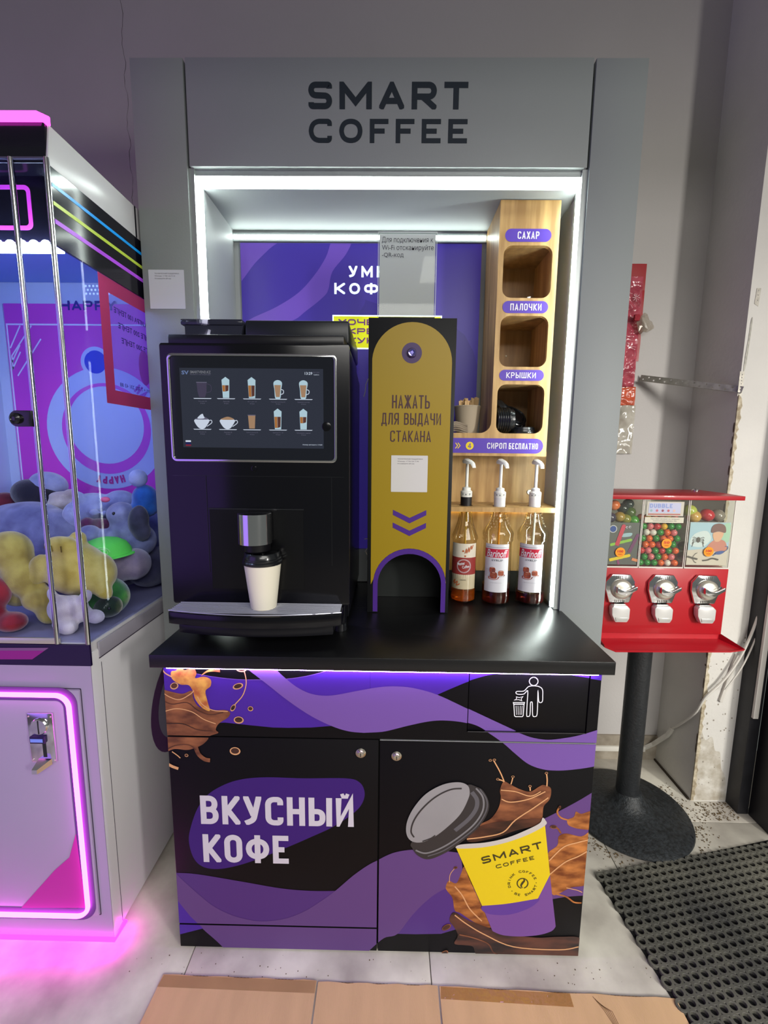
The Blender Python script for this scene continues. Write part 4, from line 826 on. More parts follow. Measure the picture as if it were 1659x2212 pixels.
cp('printed_lid_side', smooth([(0.6959,0.4661),(0.7171,0.4627),(0.7351,0.4514),(0.7495,0.4184),(0.7432,0.3847),(0.7215,0.3495),(0.6871,0.3153),(0.6522,0.2872),(0.6131,0.2683),(0.5876,0.2763),(0.5728,0.2963),(0.5707,0.3145),(0.6141,0.3718),(0.669,0.4323)]), lidd, 8, dr)
for pp_, w, mm in (([(0.7172,0.4588),(0.734,0.4357),(0.7354,0.4023),(0.7173,0.3662),(0.683,0.3313),(0.6445,0.3021),(0.6054,0.2849),(0.5801,0.2924)], .004, lidg), ([(0.7261,0.457),(0.743,0.43),(0.7426,0.3985),(0.7212,0.3583),(0.6833,0.3212),(0.6448,0.2919),(0.6092,0.2768)], .003, lidh), ([(0.7078,0.4488),(0.7202,0.4295),(0.7193,0.4059),(0.7027,0.3778),(0.6718,0.3471)], .010, lidh)):
    cl('printed_lid_line', smooth(pp_, False), w, mm, 9)
cp('printed_lid_top', smooth([(0.557,0.3384),(0.5589,0.3705),(0.5742,0.4066),(0.6017,0.4426),(0.6398,0.4668),(0.6746,0.4738),(0.6959,0.4672),(0.7024,0.4526),(0.7006,0.433),(0.6844,0.3933),(0.6571,0.36),(0.6258,0.3312),(0.594,0.3143),(0.5688,0.3177)]), mat('print_lid_top', '#8f8d90', .42, var=.12, vscale=6), 10, dr)
cl('printed_lid_line', smooth([(0.6839,0.458),(0.6612,0.4556),(0.6369,0.4441),(0.6127,0.4252),(0.5886,0.397),(0.5732,0.3689),(0.5683,0.3427),(0.5758,0.3276)], False), .0038, lidd, 11)
cl('printed_lid_line', smooth([(0.6257,0.334),(0.6152,0.3257),(0.5957,0.3171)], False), .003, lidd, 11)
cinks = mat('cup_ink', '#3a3418', .45)
o_, e_ = [(0.7413,0.2587),(0.8813,0.3049)]; ang = math.degrees(math.atan2(e_[1]-o_[1], e_[0]-o_[0])); ln = math.hypot(e_[0]-o_[0], e_[1]-o_[1])
sign('lettering', 'SMART', FR(FG, ang, *o_), 0, ln, 0, .0185, .21, cinks, dr, d=.0032, gap=.3)
o_, e_ = [(0.7743,0.2468),(0.8634,0.2744)]; ang = math.degrees(math.atan2(e_[1]-o_[1], e_[0]-o_[0])); ln = math.hypot(e_[0]-o_[0], e_[1]-o_[1])
sign('lettering', 'COFFEE', FR(FG, ang, *o_), 0, ln, 0, .0098, .2, cinks, dr, d=.0032, gap=.35)
(cx_, cz_), = [(0.8387,0.2083)]
arc_sign('lettering', 'DRINK COFFEE', FG, cx_, cz_, .0325, 205, 18, .0062, .2, cinks, dr, d=.0032)
arc_sign('lettering', 'BE SMART', FG, cx_, cz_, .0325, 236, 355, .0062, .2, cinks, dr, d=.0032, inward=True)
lg = MB(); fL = FR(FG, 8, cx_, cz_)
ribbon(lg, [(.0128*cos(R(a)), .0135*sin(R(a))) for a in range(72, 262, 10)], .0026, fL, .0032); ribbon(lg, [(.0128*cos(R(a)), .0135*sin(R(a))) for a in range(-80, 84, 10)], .0026, fL, .0032)
ribbon(lg, smooth([(.003, .013), (.005, .007), (0, .001), (-.004, -.006), (-.001, -.013)], False), [.001+.004*sin(pi*i/20) for i in range(21)], fL, .0032)
for a in (222, 4): lg.flat(circ(cx_+.0325*cos(R(a)), cz_+.0325*sin(R(a)), .0012, 8), FG, .0032)
lg.build('printed_emblem', cinks, dr)
# bin pictogram on the flap
bi = MB(); FF = FY(Y0+.002); wbi = .0019
def bl(pts, closed=True, w=wbi): ribbon(bi, pts, w, FF, .0012, closed)
bl(smooth([(0.8363,0.7341),(0.8432,0.7314),(0.8466,0.7246),(0.844,0.7173),(0.8374,0.7143),(0.8305,0.7171),(0.8271,0.7242),(0.8297,0.7311)]))
bl(smooth([(0.801,0.6995),(0.8162,0.7005),(0.8251,0.7108),(0.8358,0.7135),(0.8494,0.712),(0.8576,0.7049),(0.8592,0.6896),(0.8593,0.6768),(0.8551,0.6731),(0.8507,0.6777),(0.8479,0.7021),(0.8484,0.6821),(0.8492,0.6453),(0.8452,0.639),(0.8392,0.6422),(0.8369,0.6709),(0.8346,0.6745),(0.8325,0.6708),(0.833,0.6432),(0.8285,0.6387),(0.8255,0.643),(0.8251,0.6743),(0.8246,0.7017),(0.8166,0.6935),(0.8031,0.6926),(0.7985,0.6958)], n=3))
bl([(0.7939,0.6723),(0.8191,0.6728),(0.8186,0.6691),(0.7948,0.6686)]); bl([(0.7952,0.6679),(0.8183,0.6683),(0.8178,0.6403),(0.8155,0.638),(0.8008,0.6378),(0.7983,0.6399)])
for u in ((968, 971), (981, 983), (994, 994), (1007, 1003)): pass
for pr_ in ([(0.8005,0.6643),(0.803,0.6422)], [(0.8049,0.6644),(0.8068,0.6423)], [(0.8097,0.6645),(0.8105,0.6424)], [(0.8141,0.6646),(0.8139,0.6425)]): bl(pr_, False, .0012)
bl([(0.796,0.6782),(0.801,0.6812),(0.8,0.6863),(0.8069,0.6842),(0.8149,0.6873),(0.8111,0.6814),(0.8127,0.677),(0.8055,0.6795)], True, .0014)
bi.build('printed_pictogram', mat('pictogram_white', '#e8e8ea', .5), flp)
# lock cylinders
for (u, w), dd in zip([(0.4484,0.5419),(0.5311,0.536)], (dl, dr)):
    MB().lathe([(.0118, 0), (.0118, .002), (.0085, .0035), (.0085, .005), (.0068, .006), (.0068, .008), (.0005, .0085)], (u, Y0-.0005, w), 28, Matrix.Rotation(R(90), 3, 'X')).build('lock', mat('nickel', '#b8b2a4', .25, 1), dd, smooth=True)
    box('keyhole', u-.0009, u+.0009, Y0-.0094, Y0-.0085, w-.0045, w+.0035, groove_m, dd)
box('top_trim', xd+g, XR, Y0-.0008, Y0+.004, ZS-g, ZS-g+.0012, MATS['satin_aluminium'], dr)
box('flap_lip', xf0, xf1, Y0-.003, Y0+.003, zf-.0012, zf+.0004, MATS['dark_chrome'], flp)

# ---------------------------------------------------------------- claw machine
CL = thing('claw_machine', 'white claw machine with magenta neon outline and plush toys behind its glass', 'claw machine', (-.49, .35, 0))
cx0, cx1, cyb = -.82, -.16, .715
cw = mat('claw_white', '#c6c4c8', .28); cwi = mat('claw_inner_white', '#b9c6e6', .35)
cdk = mat('claw_black_gloss', '#11101b', .14)
neon = glow('magenta_neon', (1, .10, .92), 7); neon2 = glow('magenta_strip', (1, .004, .80), 34)
MB().box(cx0, cx1, 0, cyb, .034, .775).build('cabinet_body', cw, CL, bevel=.004)
MB().box(cx0+.004, cx1-.004, .006, cyb-.004, .775, .798).build('sill', cw, CL)
MB().box(cx0, cx1+.0008, -.0015, .004, .7475, .797).build('front_band', mat('claw_band_navy', '#1d1038', .3), CL)
MB().flat([(-0.3932,0.7834),(-0.2568,0.7857),(-0.2905,0.762),(-0.3959,0.7602)], FY(-.002), .0006).build('printed_band', mat('band_magenta', '#8a1f80', .35), CL)
MB().flat([(-0.3927,0.7878),(-0.2501,0.7902),(-0.2601,0.7834),(-0.3935,0.7812)], FY(-.002), .0010).build('printed_band', mat('band_grey', '#77507f', .35), CL)
# side of the lower body: grooves and seam
sg = MB(); sg.box(cx1-.001, cx1+.0006, .028, cyb-.01, .7505, .7535); sg.box(cx1-.001, cx1+.0004, .034, .0355, .04, .74); sg.build('groove', mat('claw_groove', '#3a3344', .6), CL)
MB().box(cx1-.002, cx1+.003, .028, cyb-.01, .7545, .790).build('side_ledge', mat('ledge_grey', '#8c8894', .4), CL, bevel=.001)
MB().flat([(.373+.155*cos(a), .452+.155*sin(a)) for a in [2*pi*i/40 for i in range(40)]], FX(cx1), .0008).build('printed_ring', mat('side_ring_plum', '#5c2a66', .4), CL)
MB().flat([(.373+.115*cos(a), .452+.115*sin(a)) for a in [2*pi*i/40 for i in range(40)]], FX(cx1), .0012).build('printed_disc', mat('side_disc_grey', '#8a8298', .4), CL)
MB().box(cx0+.001, cx1-.001, -.0012, .001, .036, .7470).build('front_panel', mat('claw_violet_lit_white', '#a193b2', .3), CL)  # lilac base colour stands in for violet light on the white front and door
# front door panel with neon loop
dx0, dx1, dz0, dz1 = -.792, -.1895, .1015, .6905
dp = MB().box(dx0, dx1, -.006, .002, dz0, dz1).build('door', MATS['claw_violet_lit_white'], CL, bevel=.002)
MB().plate([rrect(dx0-.003, dx1+.003, dz0-.003, dz1+.003, .003), rrect(dx0-.001, dx1+.001, dz0-.001, dz1+.001, .003)], FY(-.0012), 0, .0006).build('door_gap', mat('claw_groove', '#3a3344'), CL)
NR = [(-0.2144,0.6169),(-0.2164,0.5711),(-0.2014,0.1707),(-0.2591,0.6814),(-0.3146,0.1057)]
nxr = sum(p[0] for p in NR[:3])/3; nzt = NR[3][1]; nzb = NR[4][1]; nxl = dx0+dx1-nxr
MB().plate([rrect(nxl-.016, nxr+.016, nzb-.016, nzt+.016, .040, 8), rrect(nxl+.016, nxr-.016, nzb+.016, nzt-.016, .018, 8)], FY(-.006), 0, .0008).build('neon_channel', mat('channel_violet', '#5a3a78', .4), dp)
MB().tube([(x, -.0115, z) for x, z in rrect(nxl, nxr, nzb, nzt, .030, 8)], .0052, 10, True).build('neon_tube', neon, dp, smooth=True)
TR_ = [(-0.3786,0.1202),(-0.2866,0.2268),(-0.2474,0.2631),(-0.2261,0.3283),(-0.2188,0.1244)]
MB().flat(TR_, FY(-.007), .0003).build('printed_corner', mat('corner_magenta', '#c02aa0', .35), dp)
# coin mechanism
cz = [(-0.3029,0.6445),(-0.2381,0.6457),(-0.2373,0.526),(-0.301,0.5247),(-0.2741,0.6132),(-0.2767,0.5752),(-0.2907,0.5202),(-0.2743,0.5112)]
u0, u1, w0, w1 = -.3085, -.2500, .5160, .6375
cm = MB().box(u0, u1, -.013, -.006, w0, w1).build('coin_plate', chrome_m, dp, bevel=.002)
MB().lathe([(.0195, 0), (.0195, .004), (.0175, .0065), (.0005, .0068)], (u0+.029, -.013, w1-.030), 32, Matrix.Rotation(R(90), 3, 'X')).build('coin_dial', chrome_m, cm, smooth=True)
box('coin_slot', u0+.0285, u0+.0305, -.0205, -.0195, w1-.046, w1-.014, groove_m, cm)
box('display_housing', u0+.006, u0+.040, -.019, -.013, w1-.071, w1-.054, mat('housing_indigo', '#241747', .3), cm, bevel=.001)
box('display', u0+.008, u0+.036, -.0196, -.019, w1-.067, w1-.059, mat('coin_display', '#6c7fd0', .4, emis='#5868c8', es=.5), cm)
box('return_slot', u0+.030, u0+.038, -.0136, -.0130, w0+.014, w1-.071, groove_m, cm)
MB().add([(u0+.018, -.013, w0+.010), (u0+.048, -.013, w0+.010), (u0+.048, -.013, w0-.004), (u0+.018, -.013, w0-.004), (u0+.018, -.036, w0-.002), (u0+.030, -.036, w0-.002), (u0+.030, -.036, w0-.012), (u0+.018, -.036, w0-.012)],
         [(0, 1, 5, 4), (1, 2, 6, 5), (2, 3, 7, 6), (3, 0, 4, 7), (4, 5, 6, 7), (0, 3, 2, 1)]).build('coin_chute', chrome_m, cm)
for x in (u0+.004, u1-.004):
    for z in (w0+.006, w1-.008): MB().lathe([(.002, 0), (.0016, .001)], (x, -.013, z), 10, Matrix.Rotation(R(90), 3, 'X')).build('rivet', steel_m, cm)
# underside glow strip and feet
us = MB(); us.tube([(cx0+.01, -.004, .032), (cx1+.004, -.004, .032), (cx1+.004, .040, .032)], .0048, 8); us.build('underside_neon', neon2, CL, smooth=True)
for x in (-.205, -.775):
    for y in (.05, .66): MB().lathe([(.026, .0005), (.026, .010), (.012, .014), (.012, .034)], (x, y, 0), 20).build('foot', mat('foot_white', '#bdb6c2', .5), CL, smooth=True)
box('front_skirt', cx0+.03, cx1-.035, .02, .034, .0008, .034, MATS['foot_white'], CL)
# upper box: white roof sides, black header, stripes
MB().plate([[(0, 1.7765), (cyb, 1.7765), (cyb, 1.852), (.012, 1.852)]], FX(cx1), -.004, .0).build('roof_side', cw, CL, bevel=.001)
box('roof_back_trim', cx1-.003, cx1+.0006, .300, .306, 1.777, 1.852, cdk, CL)
MB().box(cx0, cx1-.0045, .004, cyb, 1.780, 1.852).build('roof_box', cdk, CL, bevel=.002)
box('header_line', cx0, cx1-.008, -.0018, .004, 1.785, 1.788, mat('header_silver', '#7d7890', .3, .8), CL)
tn = MB(); tn.plate([[(cx0, -.003), (cx1-.012, -.003), (cx1+.001, .012), (cx1+.001, .0155), (cx0, .0155)]], FZ(0), 1.852, 1.8665); tn.build('top_neon', glow('top_neon', (1, .05, .80), 5), CL)
blk = MB().box(cx1-.006, cx1, .004, cyb, 1.632, 1.7765).build('side_header', cdk, CL)
FXs = FX(cx1)
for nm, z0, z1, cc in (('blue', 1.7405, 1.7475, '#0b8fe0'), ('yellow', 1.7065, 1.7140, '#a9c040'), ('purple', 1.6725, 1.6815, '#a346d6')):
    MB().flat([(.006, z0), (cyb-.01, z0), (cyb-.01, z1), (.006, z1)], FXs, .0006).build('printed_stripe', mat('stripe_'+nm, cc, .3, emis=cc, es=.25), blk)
fh = MB().box(cx0, cx1-.012, .046, .052, 1.658, 1.785).build('front_header', cdk, CL)
pk = mat('frame_pink', '#e24ce0', .4, emis='#e040e0', es=.35)
f1 = [(-0.3525,1.7608),(-0.2339,1.763),(-0.2387,1.6781),(-0.3628,1.6749)]
MB().plate([rrect(-.52, f1[1][0], f1[2][1], f1[1][1], .012, 6), rrect(-.513, f1[1][0]-.008, f1[2][1]+.008, f1[1][1]-.008, .007, 6)], FY(.046), 0, .001).build('sign_frame', pk, fh)
MB().flat(circ(-.34, (f1[1][1]+f1[2][1])/2-.005, .030, 32), FY(.046), .0008).build('printed_disc', mat('sign_disc', '#a9c4e6', .4, emis='#a0c0e8', es=.3), fh)
# glass, acrylic corner piece, chrome edges, lock
gls = thin_glass('claw_glass', '#f2f5ff', .02, .12)
box('front_glass', cx0+.01, -.232, -.0012, .0008, .799, 1.785, gls, CL)
wv = MB(); wv.patch(lambda a, b, c=0: (a, -.0005, b), -.228, -.166, .800, 1.785, 4, 30)
wv.build('corner_glass', gls, CL)
box('side_glass', cx1-.002, cx1-.0005, .008, cyb-.01, .799, 1.632, gls, CL)
for xx in (-.2300, -.1605):
    MB().tube([(xx, -.002, .800), (xx, -.002, 1.786)], .0048, 10).build('chrome_edge', chrome_m, CL, smooth=True)
    MB().tube([(xx-.0075, .001, .800), (xx-.0075, .001, 1.786)], .0016, 6).build('chrome_bead', chrome_m, CL, smooth=True)
MB().box(cx0+.01, -.225, -.003, .003, .799, .812).build('glass_rail', steel_m, CL, bevel=.001)
lk = MB().plate([[(-.2335, 1.2765), (-.2335, 1.3090)]+[(-.2640+.0165*cos(R(a)), 1.2925+.0165*sin(R(a))) for a in range(90, 271, 15)]], FY(-.004), 0, .005).build('lock_plate', mat('lock_black', '#101014', .25, coat=.4), CL, bevel=.001)
MB().lathe([(.0115, 0), (.0115, .006), (.008, .008), (.006, .007), (.0045, .008), (.0005, .008)], (-.2640, -.009, 1.2925), 24, Matrix.Rotation(R(90), 3, 'X')).build('lock_barrel', MATS['lock_black'], lk, smooth=True)
# interior
box('play_floor', cx0+.01, cx1-.006, .01, cyb-.01, .798, .803, mat('play_floor', '#8d8aa4', .6), CL)
bpn = box('back_panel', -.778, cx1-.01, .600, .604, .805, 1.702, mat('pink_print', '#c63fc4', .4), CL)
box('upper_back_panel', cx0+.012, cx1-.01, .604, .608, 1.700, 1.80, cwi, CL)
box('inner_left_wall', cx0+.004, cx0+.010, .03, .70, .80, 1.785, cwi, CL)
box('inner_corner_strip', -.812, -.778, .596, .608, .805, 1.70, cwi, CL)
ceil_ = box('inner_ceiling', cx0+.01, cx1-.008, .055, .60, 1.768, 1.772, mat('ceil_blue', '#6f8fe0', .35), CL)
dt = MB()
for i in range(26):
    for j in range(3): dt.flat(circ(-.50+.0125*i+.006*(j % 2), 1.735+.012*j, .0036, 7), FY(.604), .0006)
o = dt.build('perforation', mat('perf_light', '#dff0ff', .4, emis='#d0e8ff', es=.5), bpn); o['kind'] = 'stuff'
lb = MB()
for i in range(26):
    x = cx0+.03+i*.0245; lb.ball((x, .034, 1.644), (.010, .008, .010), 8, 6)
o = lb.build('light_row', glow('cool_interior_led', '#cfe0ff', 60), CL); o['kind'] = 'stuff'
box('light_bar', cx0+.02, cx1-.012, .040, .044, 1.632, 1.652, glow('cool_interior_bar', '#bcd2ff', 40), CL)
FP = FY(.600)
wln = mat('pink_panel_white', '#d6d8f4', .4)
MB().box(-.7745, cx1-.012, .5988, .5999, 1.6335, 1.6385).build('printed_line', wln, bpn)
MB().box(-.7745, -.7700, .5988, .5999, 1.07, 1.6335).build('printed_line', wln, bpn)
cl2 = MB()
for q in ((0, .0), (.022, .0), (.044, .0)): ribbon(cl2, [(-.768, 1.535-q[0]), (-.735+.0, 1.592-q[0])] if q[0] else [(-.768, 1.560), (-.728, 1.632)], .0045, FP, .0008)
ribbon(cl2, [(-.7655, 1.49), (-.7655, 1.535), (-.690, 1.632)], .0045, FP, .0008); ribbon(cl2, [(-.752, 1.47), (-.662, 1.59)], .0045, FP, .0008)
cl2.build('printed_line', wln, bpn)
inkb = mat('panel_indigo', '#2c2a86', .4)
hp_ = [(-0.5875,1.6818),(-0.4525,1.7117)]
sign('lettering', 'HAPPY', FP, hp_[0][0], hp_[0][0]+.185, hp_[0][1], hp_[1][1], .22, inkb, bpn, d=.0008, r=.3, gap=.22)
rg_ = [(-0.4841,1.3531),(-0.5039,1.1032)]
rx, rz, rrr = -.4640, 1.2960, .205
MB().flat(circ(rx, rz, rrr, 56), FP, .0008).build('printed_circle', mat('circle_pale_blue', '#aebdf0', .4), bpn)
MB().flat(circ(rx, rz, rrr-.052, 56), FP, .0012).build('printed_circle_inner', mat('circle_pink', '#c552d0', .4), bpn)
MB().flat(circ(rx, rz+.012, rrr-.075, 48), FP, .0016).build('printed_disc', mat('disc_lilac_blue', '#b4c4f4', .4), bpn)
MB().flat(circ(rx-.02, 1.5170, .0500, 36), FP, .0010).build('printed_disc', MATS['circle_pale_blue'], bpn)
MB().flat(circ(rx-.02, 1.5170, .0375, 36), FP, .0014).build('printed_button', mat('disc_blue', '#2038d0', .4), bpn)
arc_sign('lettering', 'HAPPY', FP, rx, rz, rrr-.026, 52, 12, .030, .24, mat('letter_pink', '#a856c8', .4), bpn, d=.0020)
arc_sign('lettering', 'HAPPY', FP, rx, rz, rrr-.030, 288, 254, .026, .24, mat('letter_magenta', '#b1368f', .4), bpn, d=.0020)
MB().flat([(-.77, 1.040), (cx1-.02, 1.040), (cx1-.02, 1.058), (-.77, 1.058)], FP, .0012).build('printed_line', wln, bpn)
# red framed price film stuck inside the side glass, read from behind
PF = FX(cx1-.0026)
pr = MB().flat([[(.134, 1.3395), (.500, 1.3395), (.500, 1.6315), (.134, 1.6315)], [(.1695, 1.373), (.465, 1.373), (.465, 1.5975), (.1695, 1.5975)]], PF, -.0004).build('price_film', translucent('film_red', '#d04458', .6), CL)
MB().flat([(.1695, 1.373), (.465, 1.373), (.465, 1.5975), (.1695, 1.5975)], PF, -.0006).build('clear_film', thin_glass('film_clear', '#e6dcff', .05, .6, '#c9b8ff', .18), pr)
fk = mat('film_ink', '#2b1f5c', .5)
for s, a0, a1, z in (('ОДНА ИГРА 100 ТЕҢГЕ', .186, .372, 1.556), ('100 ТЕҢГЕ 200 ТЕҢГЕ', .199, .390, 1.523), ('200 ТЕҢГЕ 200 ТЕҢГЕ', .209, .400, 1.4895)):
    text('lettering', s, PF, a0, a1, z, z+.0155, fk, pr, d=.0003, bold=.012, mirror=True)
text('lettering', 'Ватсапп + 7 702 231 43 88', PF, .190, .370, 1.385, 1.395, fk, pr, d=.0003, mirror=True)
MB().flat([(.308+.028*cos(a), 1.449+.046*sin(a)) for a in [2*pi*i/28 for i in range(28)]], PF, .0002).build('printed_coin', thin_glass('film_coin', '#e8a8d8', .1, .3, '#c07ab8', .35), pr)

# plush toys
def fur(nm, c, c2=None, sh=.6): return mat('fur_'+nm, c, .9, var=.18, vscale=25, bump=.45, bscale=620, sheen=sh, col2=c2)
def blob(name, balls, m, parent=None, vox=.006):
    mb = MB()
    for b in balls:
        c, r = b[0], b[1]; M = None
        if len(b) > 2: M = Matrix.Rotation(R(b[2][0]), 3, 'X') @ Matrix.Rotation(R(b[2][1]), 3, 'Y') @ Matrix.Rotation(R(b[2][2]), 3, 'Z')
        mb.ball(c, r, 18, 12, M)
    o = mb.build(name, m, None, fix=True)
    md = o.modifiers.new('r', 'REMESH'); md.mode = 'VOXEL'; md.voxel_size = vox; md.use_smooth_shade = True
    s = o.modifiers.new('s', 'SMOOTH'); s.iterations = 7; s.factor = .6
    dg = bpy.context.evaluated_depsgraph_get(); me = bpy.data.meshes.new_from_object(o.evaluated_get(dg)); old = o.data; o.modifiers.clear(); o.data = me; bpy.data.meshes.remove(old)
    if not me.materials: me.materials.append(m)
    if parent: o.parent = parent; o.matrix_parent_inverse = WM(parent).inverted()
    return o
def plush(label, loc): return thing('plush_toy', label, 'plush toy', loc)
eye_m = mat('toy_eye', '#08080c', .08, coat=.8)
T = plush('pale yellow plush with stubby limbs lying face away behind the front glass', (-.27, .13, .86))
blob('body', [((-.268, .13, .935), (.070, .062, .066)), ((-.225, .13, .925), (.052, .050, .055)), ((-.276, .10, 1.000), (.042, .026, .024), (0, 8, 0)), ((-.330, .10, .945), (.030, .026, .034)), ((-.345, .09, .925), (.022, .02, .024)), ((-.196, .11, .893), (.020, .022, .034), (0, -35, 0)), ((-.265, .14, 1.01), (.02, .02, .02))], fur('yellow', '#d8c668', '#b9a344'), T)
MB().tube([(-.299, .0745, 1.004), (-.296, .0755, .990)], .0016, 5).build('stitching', mat('stitch', '#7a6628', .9), T); MB().tube([(-.283, .0735, 1.006), (-.281, .0745, .992)], .0016, 5).build('stitching', MATS['stitch'], T); MB().tube([(-.262, .0765, 1.004), (-.262, .077, .990)], .0016, 5).build('stitching', MATS['stitch'], T)
T = plush('fuzzy yellow plush with a round head at the far left of the front glass', (-.41, .10, .86))
blob('body', [((-.405, .10, .985), (.050, .045, .050)), ((-.375, .10, .925), (.045, .045, .055), (0, -25, 0)), ((-.335, .09, .870), (.040, .035, .030)), ((-.41, .12, .90), (.05, .045, .06)), ((-.322, .10, .838), (.028, .03, .035))], fur('yellow_fuzzy', '#d2bf5a', '#a58f3a'), T)
T = plush('red and pink plush at the lower left corner of the front glass', (-.42, .06, .82))
blob('body', [((-.425, .055, .895), (.048, .035, .044)), ((-.43, .05, .845), (.04, .03, .035)), ((-.375, .05, .828), (.035, .03, .024))], fur('red', '#b02a2c', '#7c1a20'), T)
blob('face_patch', [((-.415, .028, .868), (.036, .016, .026)), ((-.43, .026, .832), (.02, .012, .018))], fur('blush', '#b98f98', '#8e646e'), T)
T = plush('white plush with two pointed ears at the front right corner of the glass', (-.24, .08, .84))
blob('body', [((-.262, .060, .857), (.030, .026, .034)), ((-.240, .070, .862), (.034, .024, .026)), ((-.272, .05, .893), (.011, .010, .020), (0, -20, 0)), ((-.205, .062, .886), (.014, .011, .022), (0, 40, 0)), ((-.225, .075, .84), (.026, .022, .020)), ((-.190, .070, .836), (.022, .018, .017), (0, 10, 0)), ((-.240, .045, .818), (.024, .018, .017)), ((-.253, .05, .825), (.024, .020, .017))], fur('white', '#d5ccd2', '#b5a9b4'), T, .004)
T = plush('dark green ball shaped plush behind the white plush', (-.22, .15, .84))
blob('body', [((-.222, .150, .858), (.066, .055, .053)), ((-.250, .16, .872), (.05, .04, .036))], fur('green', '#2e7a2c', '#123318'), T)
blob('belly_patch', [((-.190, .118, .845), (.036, .028, .030))], fur('dark_green', '#16301c', '#0b140e'), T, .005)
MB().ball((-.169, .092, .848), .004, 10, 8).build('eye', eye_m, T, smooth=True)
T = plush('grey pink plush lying down in a bright green cap', (-.20, .25, .88))
blob('body', [((-.262, .27, .905), (.085, .060, .046), (0, -4, 0)), ((-.205, .27, .912), (.042, .05, .045)), ((-.33, .26, .90), (.05, .05, .042))], fur('grey_pink', '#9a8a92', '#75667a'), T)

capm = mat('cap_green', '#62e052', .6, bump=.2, bscale=150)
cap = MB(); cM = Matrix.Rotation(R(-6), 3, 'Y')
cap.lathe([(.070, 0), (.074, .001), (.072, .006), (.066, .006), (.064, .018), (.054, .036), (.036, .048), (.014, .054), (.0005, .055)], (-.262, .235, .940), 28, cM, cap=False); cap.build('cap', capm, T, smooth=True)
MB().tube([(-.236+.018*cos(a)*(1-a/20), .166+.010*(cos(a)+1), .965+.014*sin(a)*(1-a/20)) for a in [i*.4 for i in range(26)]], .0016, 5).build('cap_spiral', mat('cap_spiral', '#9af08a', .6), T, smooth=True)
T = plush('grey elephant plush with dark fluffy ear and pink bow', (-.24, .33, .96))
blob('body', [((-.250, .33, 1.010), (.050, .045, .050)), ((-.262, .32, 1.045), (.040, .040, .036)), ((-.310, .30, .985), (.034, .03, .022), (0, 12, 0)), ((-.345, .29, .968), (.022, .02, .018)), ((-.23, .34, .965), (.05, .05, .05))], fur('grey_a', '#9aa0c4', '#6f7298'), T)
blob('ear', [((-.203, .30, 1.030), (.030, .022, .046), (0, 10, 0)), ((-.195, .30, 1.00), (.026, .02, .03))], fur('ear_dark', '#4e4c60', '#2c2a3a'), T)
MB().ball((-.262, .2845, 1.052), .0050, 10, 8).build('eye', eye_m, T, smooth=True)
MB().ball((-.288, .292, 1.090), (.013, .009, .008), 12, 8).build('bow', mat('bow_pink', '#e66a92', .6), T, smooth=True)
T = plush('blue plush with a white pompom top by the side glass', (-.20, .36, 1.05))
blob('body', [((-.205, .345, 1.090), (.036, .034, .040)), ((-.212, .35, 1.060), (.040, .036, .030))], fur('blue', '#2f7fd8', '#1c58a8'), T)
blob('pompom', [((-.2155, .335, 1.1475), (.0255, .0255, .0265))], fur('pom_white', '#c3cdf4', '#a2aee0'), T, .005)
T = plush('pale blue grey plush lying back in the middle of the pile', (-.38, .38, 1.00))
blob('body', [((-.365, .37, 1.060), (.070, .05, .040), (0, 8, 0)), ((-.405, .34, 1.035), (.040, .036, .044)), ((-.390, .33, 1.088), (.018, .016, .022)), ((-.300, .38, 1.075), (.045, .04, .034)), ((-.335, .31, 1.050), (.014, .013, .012)), ((-.305, .31, 1.048), (.012, .012, .010))], fur('grey_b', '#a3add2', '#8088b4'), T)
blob('scarf', [((-.325, .315, 1.012), (.045, .02, .022), (0, -5, 0)), ((-.36, .315, 1.018), (.02, .02, .018))], fur('wine', '#6a2450', '#401434'), T, .005)
T = plush('small grey blue round plush foot sticking up between the yellow and green toys', (-.30, .28, .97))
blob('body', [((-.335, .285, .985), (.034, .03, .034)), ((-.325, .30, .955), (.036, .035, .034))], fur('grey_c', '#8c92ba', '#6a6e98'), T, .005)
T = plush('big slate grey plush filling the left of the pile', (-.52, .33, .95))
blob('body', [((-.555, .35, .990), (.120, .09, .085)), ((-.47, .34, .965), (.095, .08, .090), (0, 20, 0)), ((-.60, .35, 1.01), (.07, .07, .06)), ((-.43, .33, .94), (.06, .06, .08))], fur('slate', '#7e84ac', '#5d6086'), T, .008)
T = plush('black and white plush hat shape at the back left of the pile', (-.60, .45, 1.08))
blob('body', [((-.620, .45, 1.085), (.062, .05, .048), (0, 15, 0)), ((-.585, .45, 1.070), (.05, .045, .045))], fur('black', '#12141e', '#07080e'), T)
blob('white_top', [((-.585, .475, 1.115), (.056, .05, .040), (0, 15, 0))], fur('pale', '#9fa6cc', '#7f86b0'), T)
T = plush('cream plush with wavy folded top behind the left chrome edge', (-.50, .42, 1.07))
blob('body', [((-.500, .42, 1.062), (.050, .035, .022)), ((-.503, .42, 1.085), (.040, .03, .014)), ((-.478, .42, 1.093), (.018, .02, .014)), ((-.50, .43, 1.04), (.05, .035, .03))], fur('cream', '#c9c0bc', '#a89c9c'), T, .005)
T = plush('small dark red plush at the far left back of the pile', (-.72, .45, 1.05))
blob('body', [((-.710, .45, 1.060), (.035, .03, .032)), ((-.74, .45, 1.04), (.04, .035, .035))], fur('dark_red', '#7c1820', '#4c0e16'), T)
T = plush('mixed grey plush mound lining the back of the pile', (-.45, .50, .92))
blob('body', [((-.30, .50, .93), (.13, .08, .10)), ((-.50, .50, .93), (.13, .08, .10)), ((-.68, .50, .93), (.10, .08, .10))], fur('mound', '#6f7298', '#50527a'), T, .010)
T = plush('dark purple grey plush in the shadow under the green cap plush', (-.22, .38, .86))
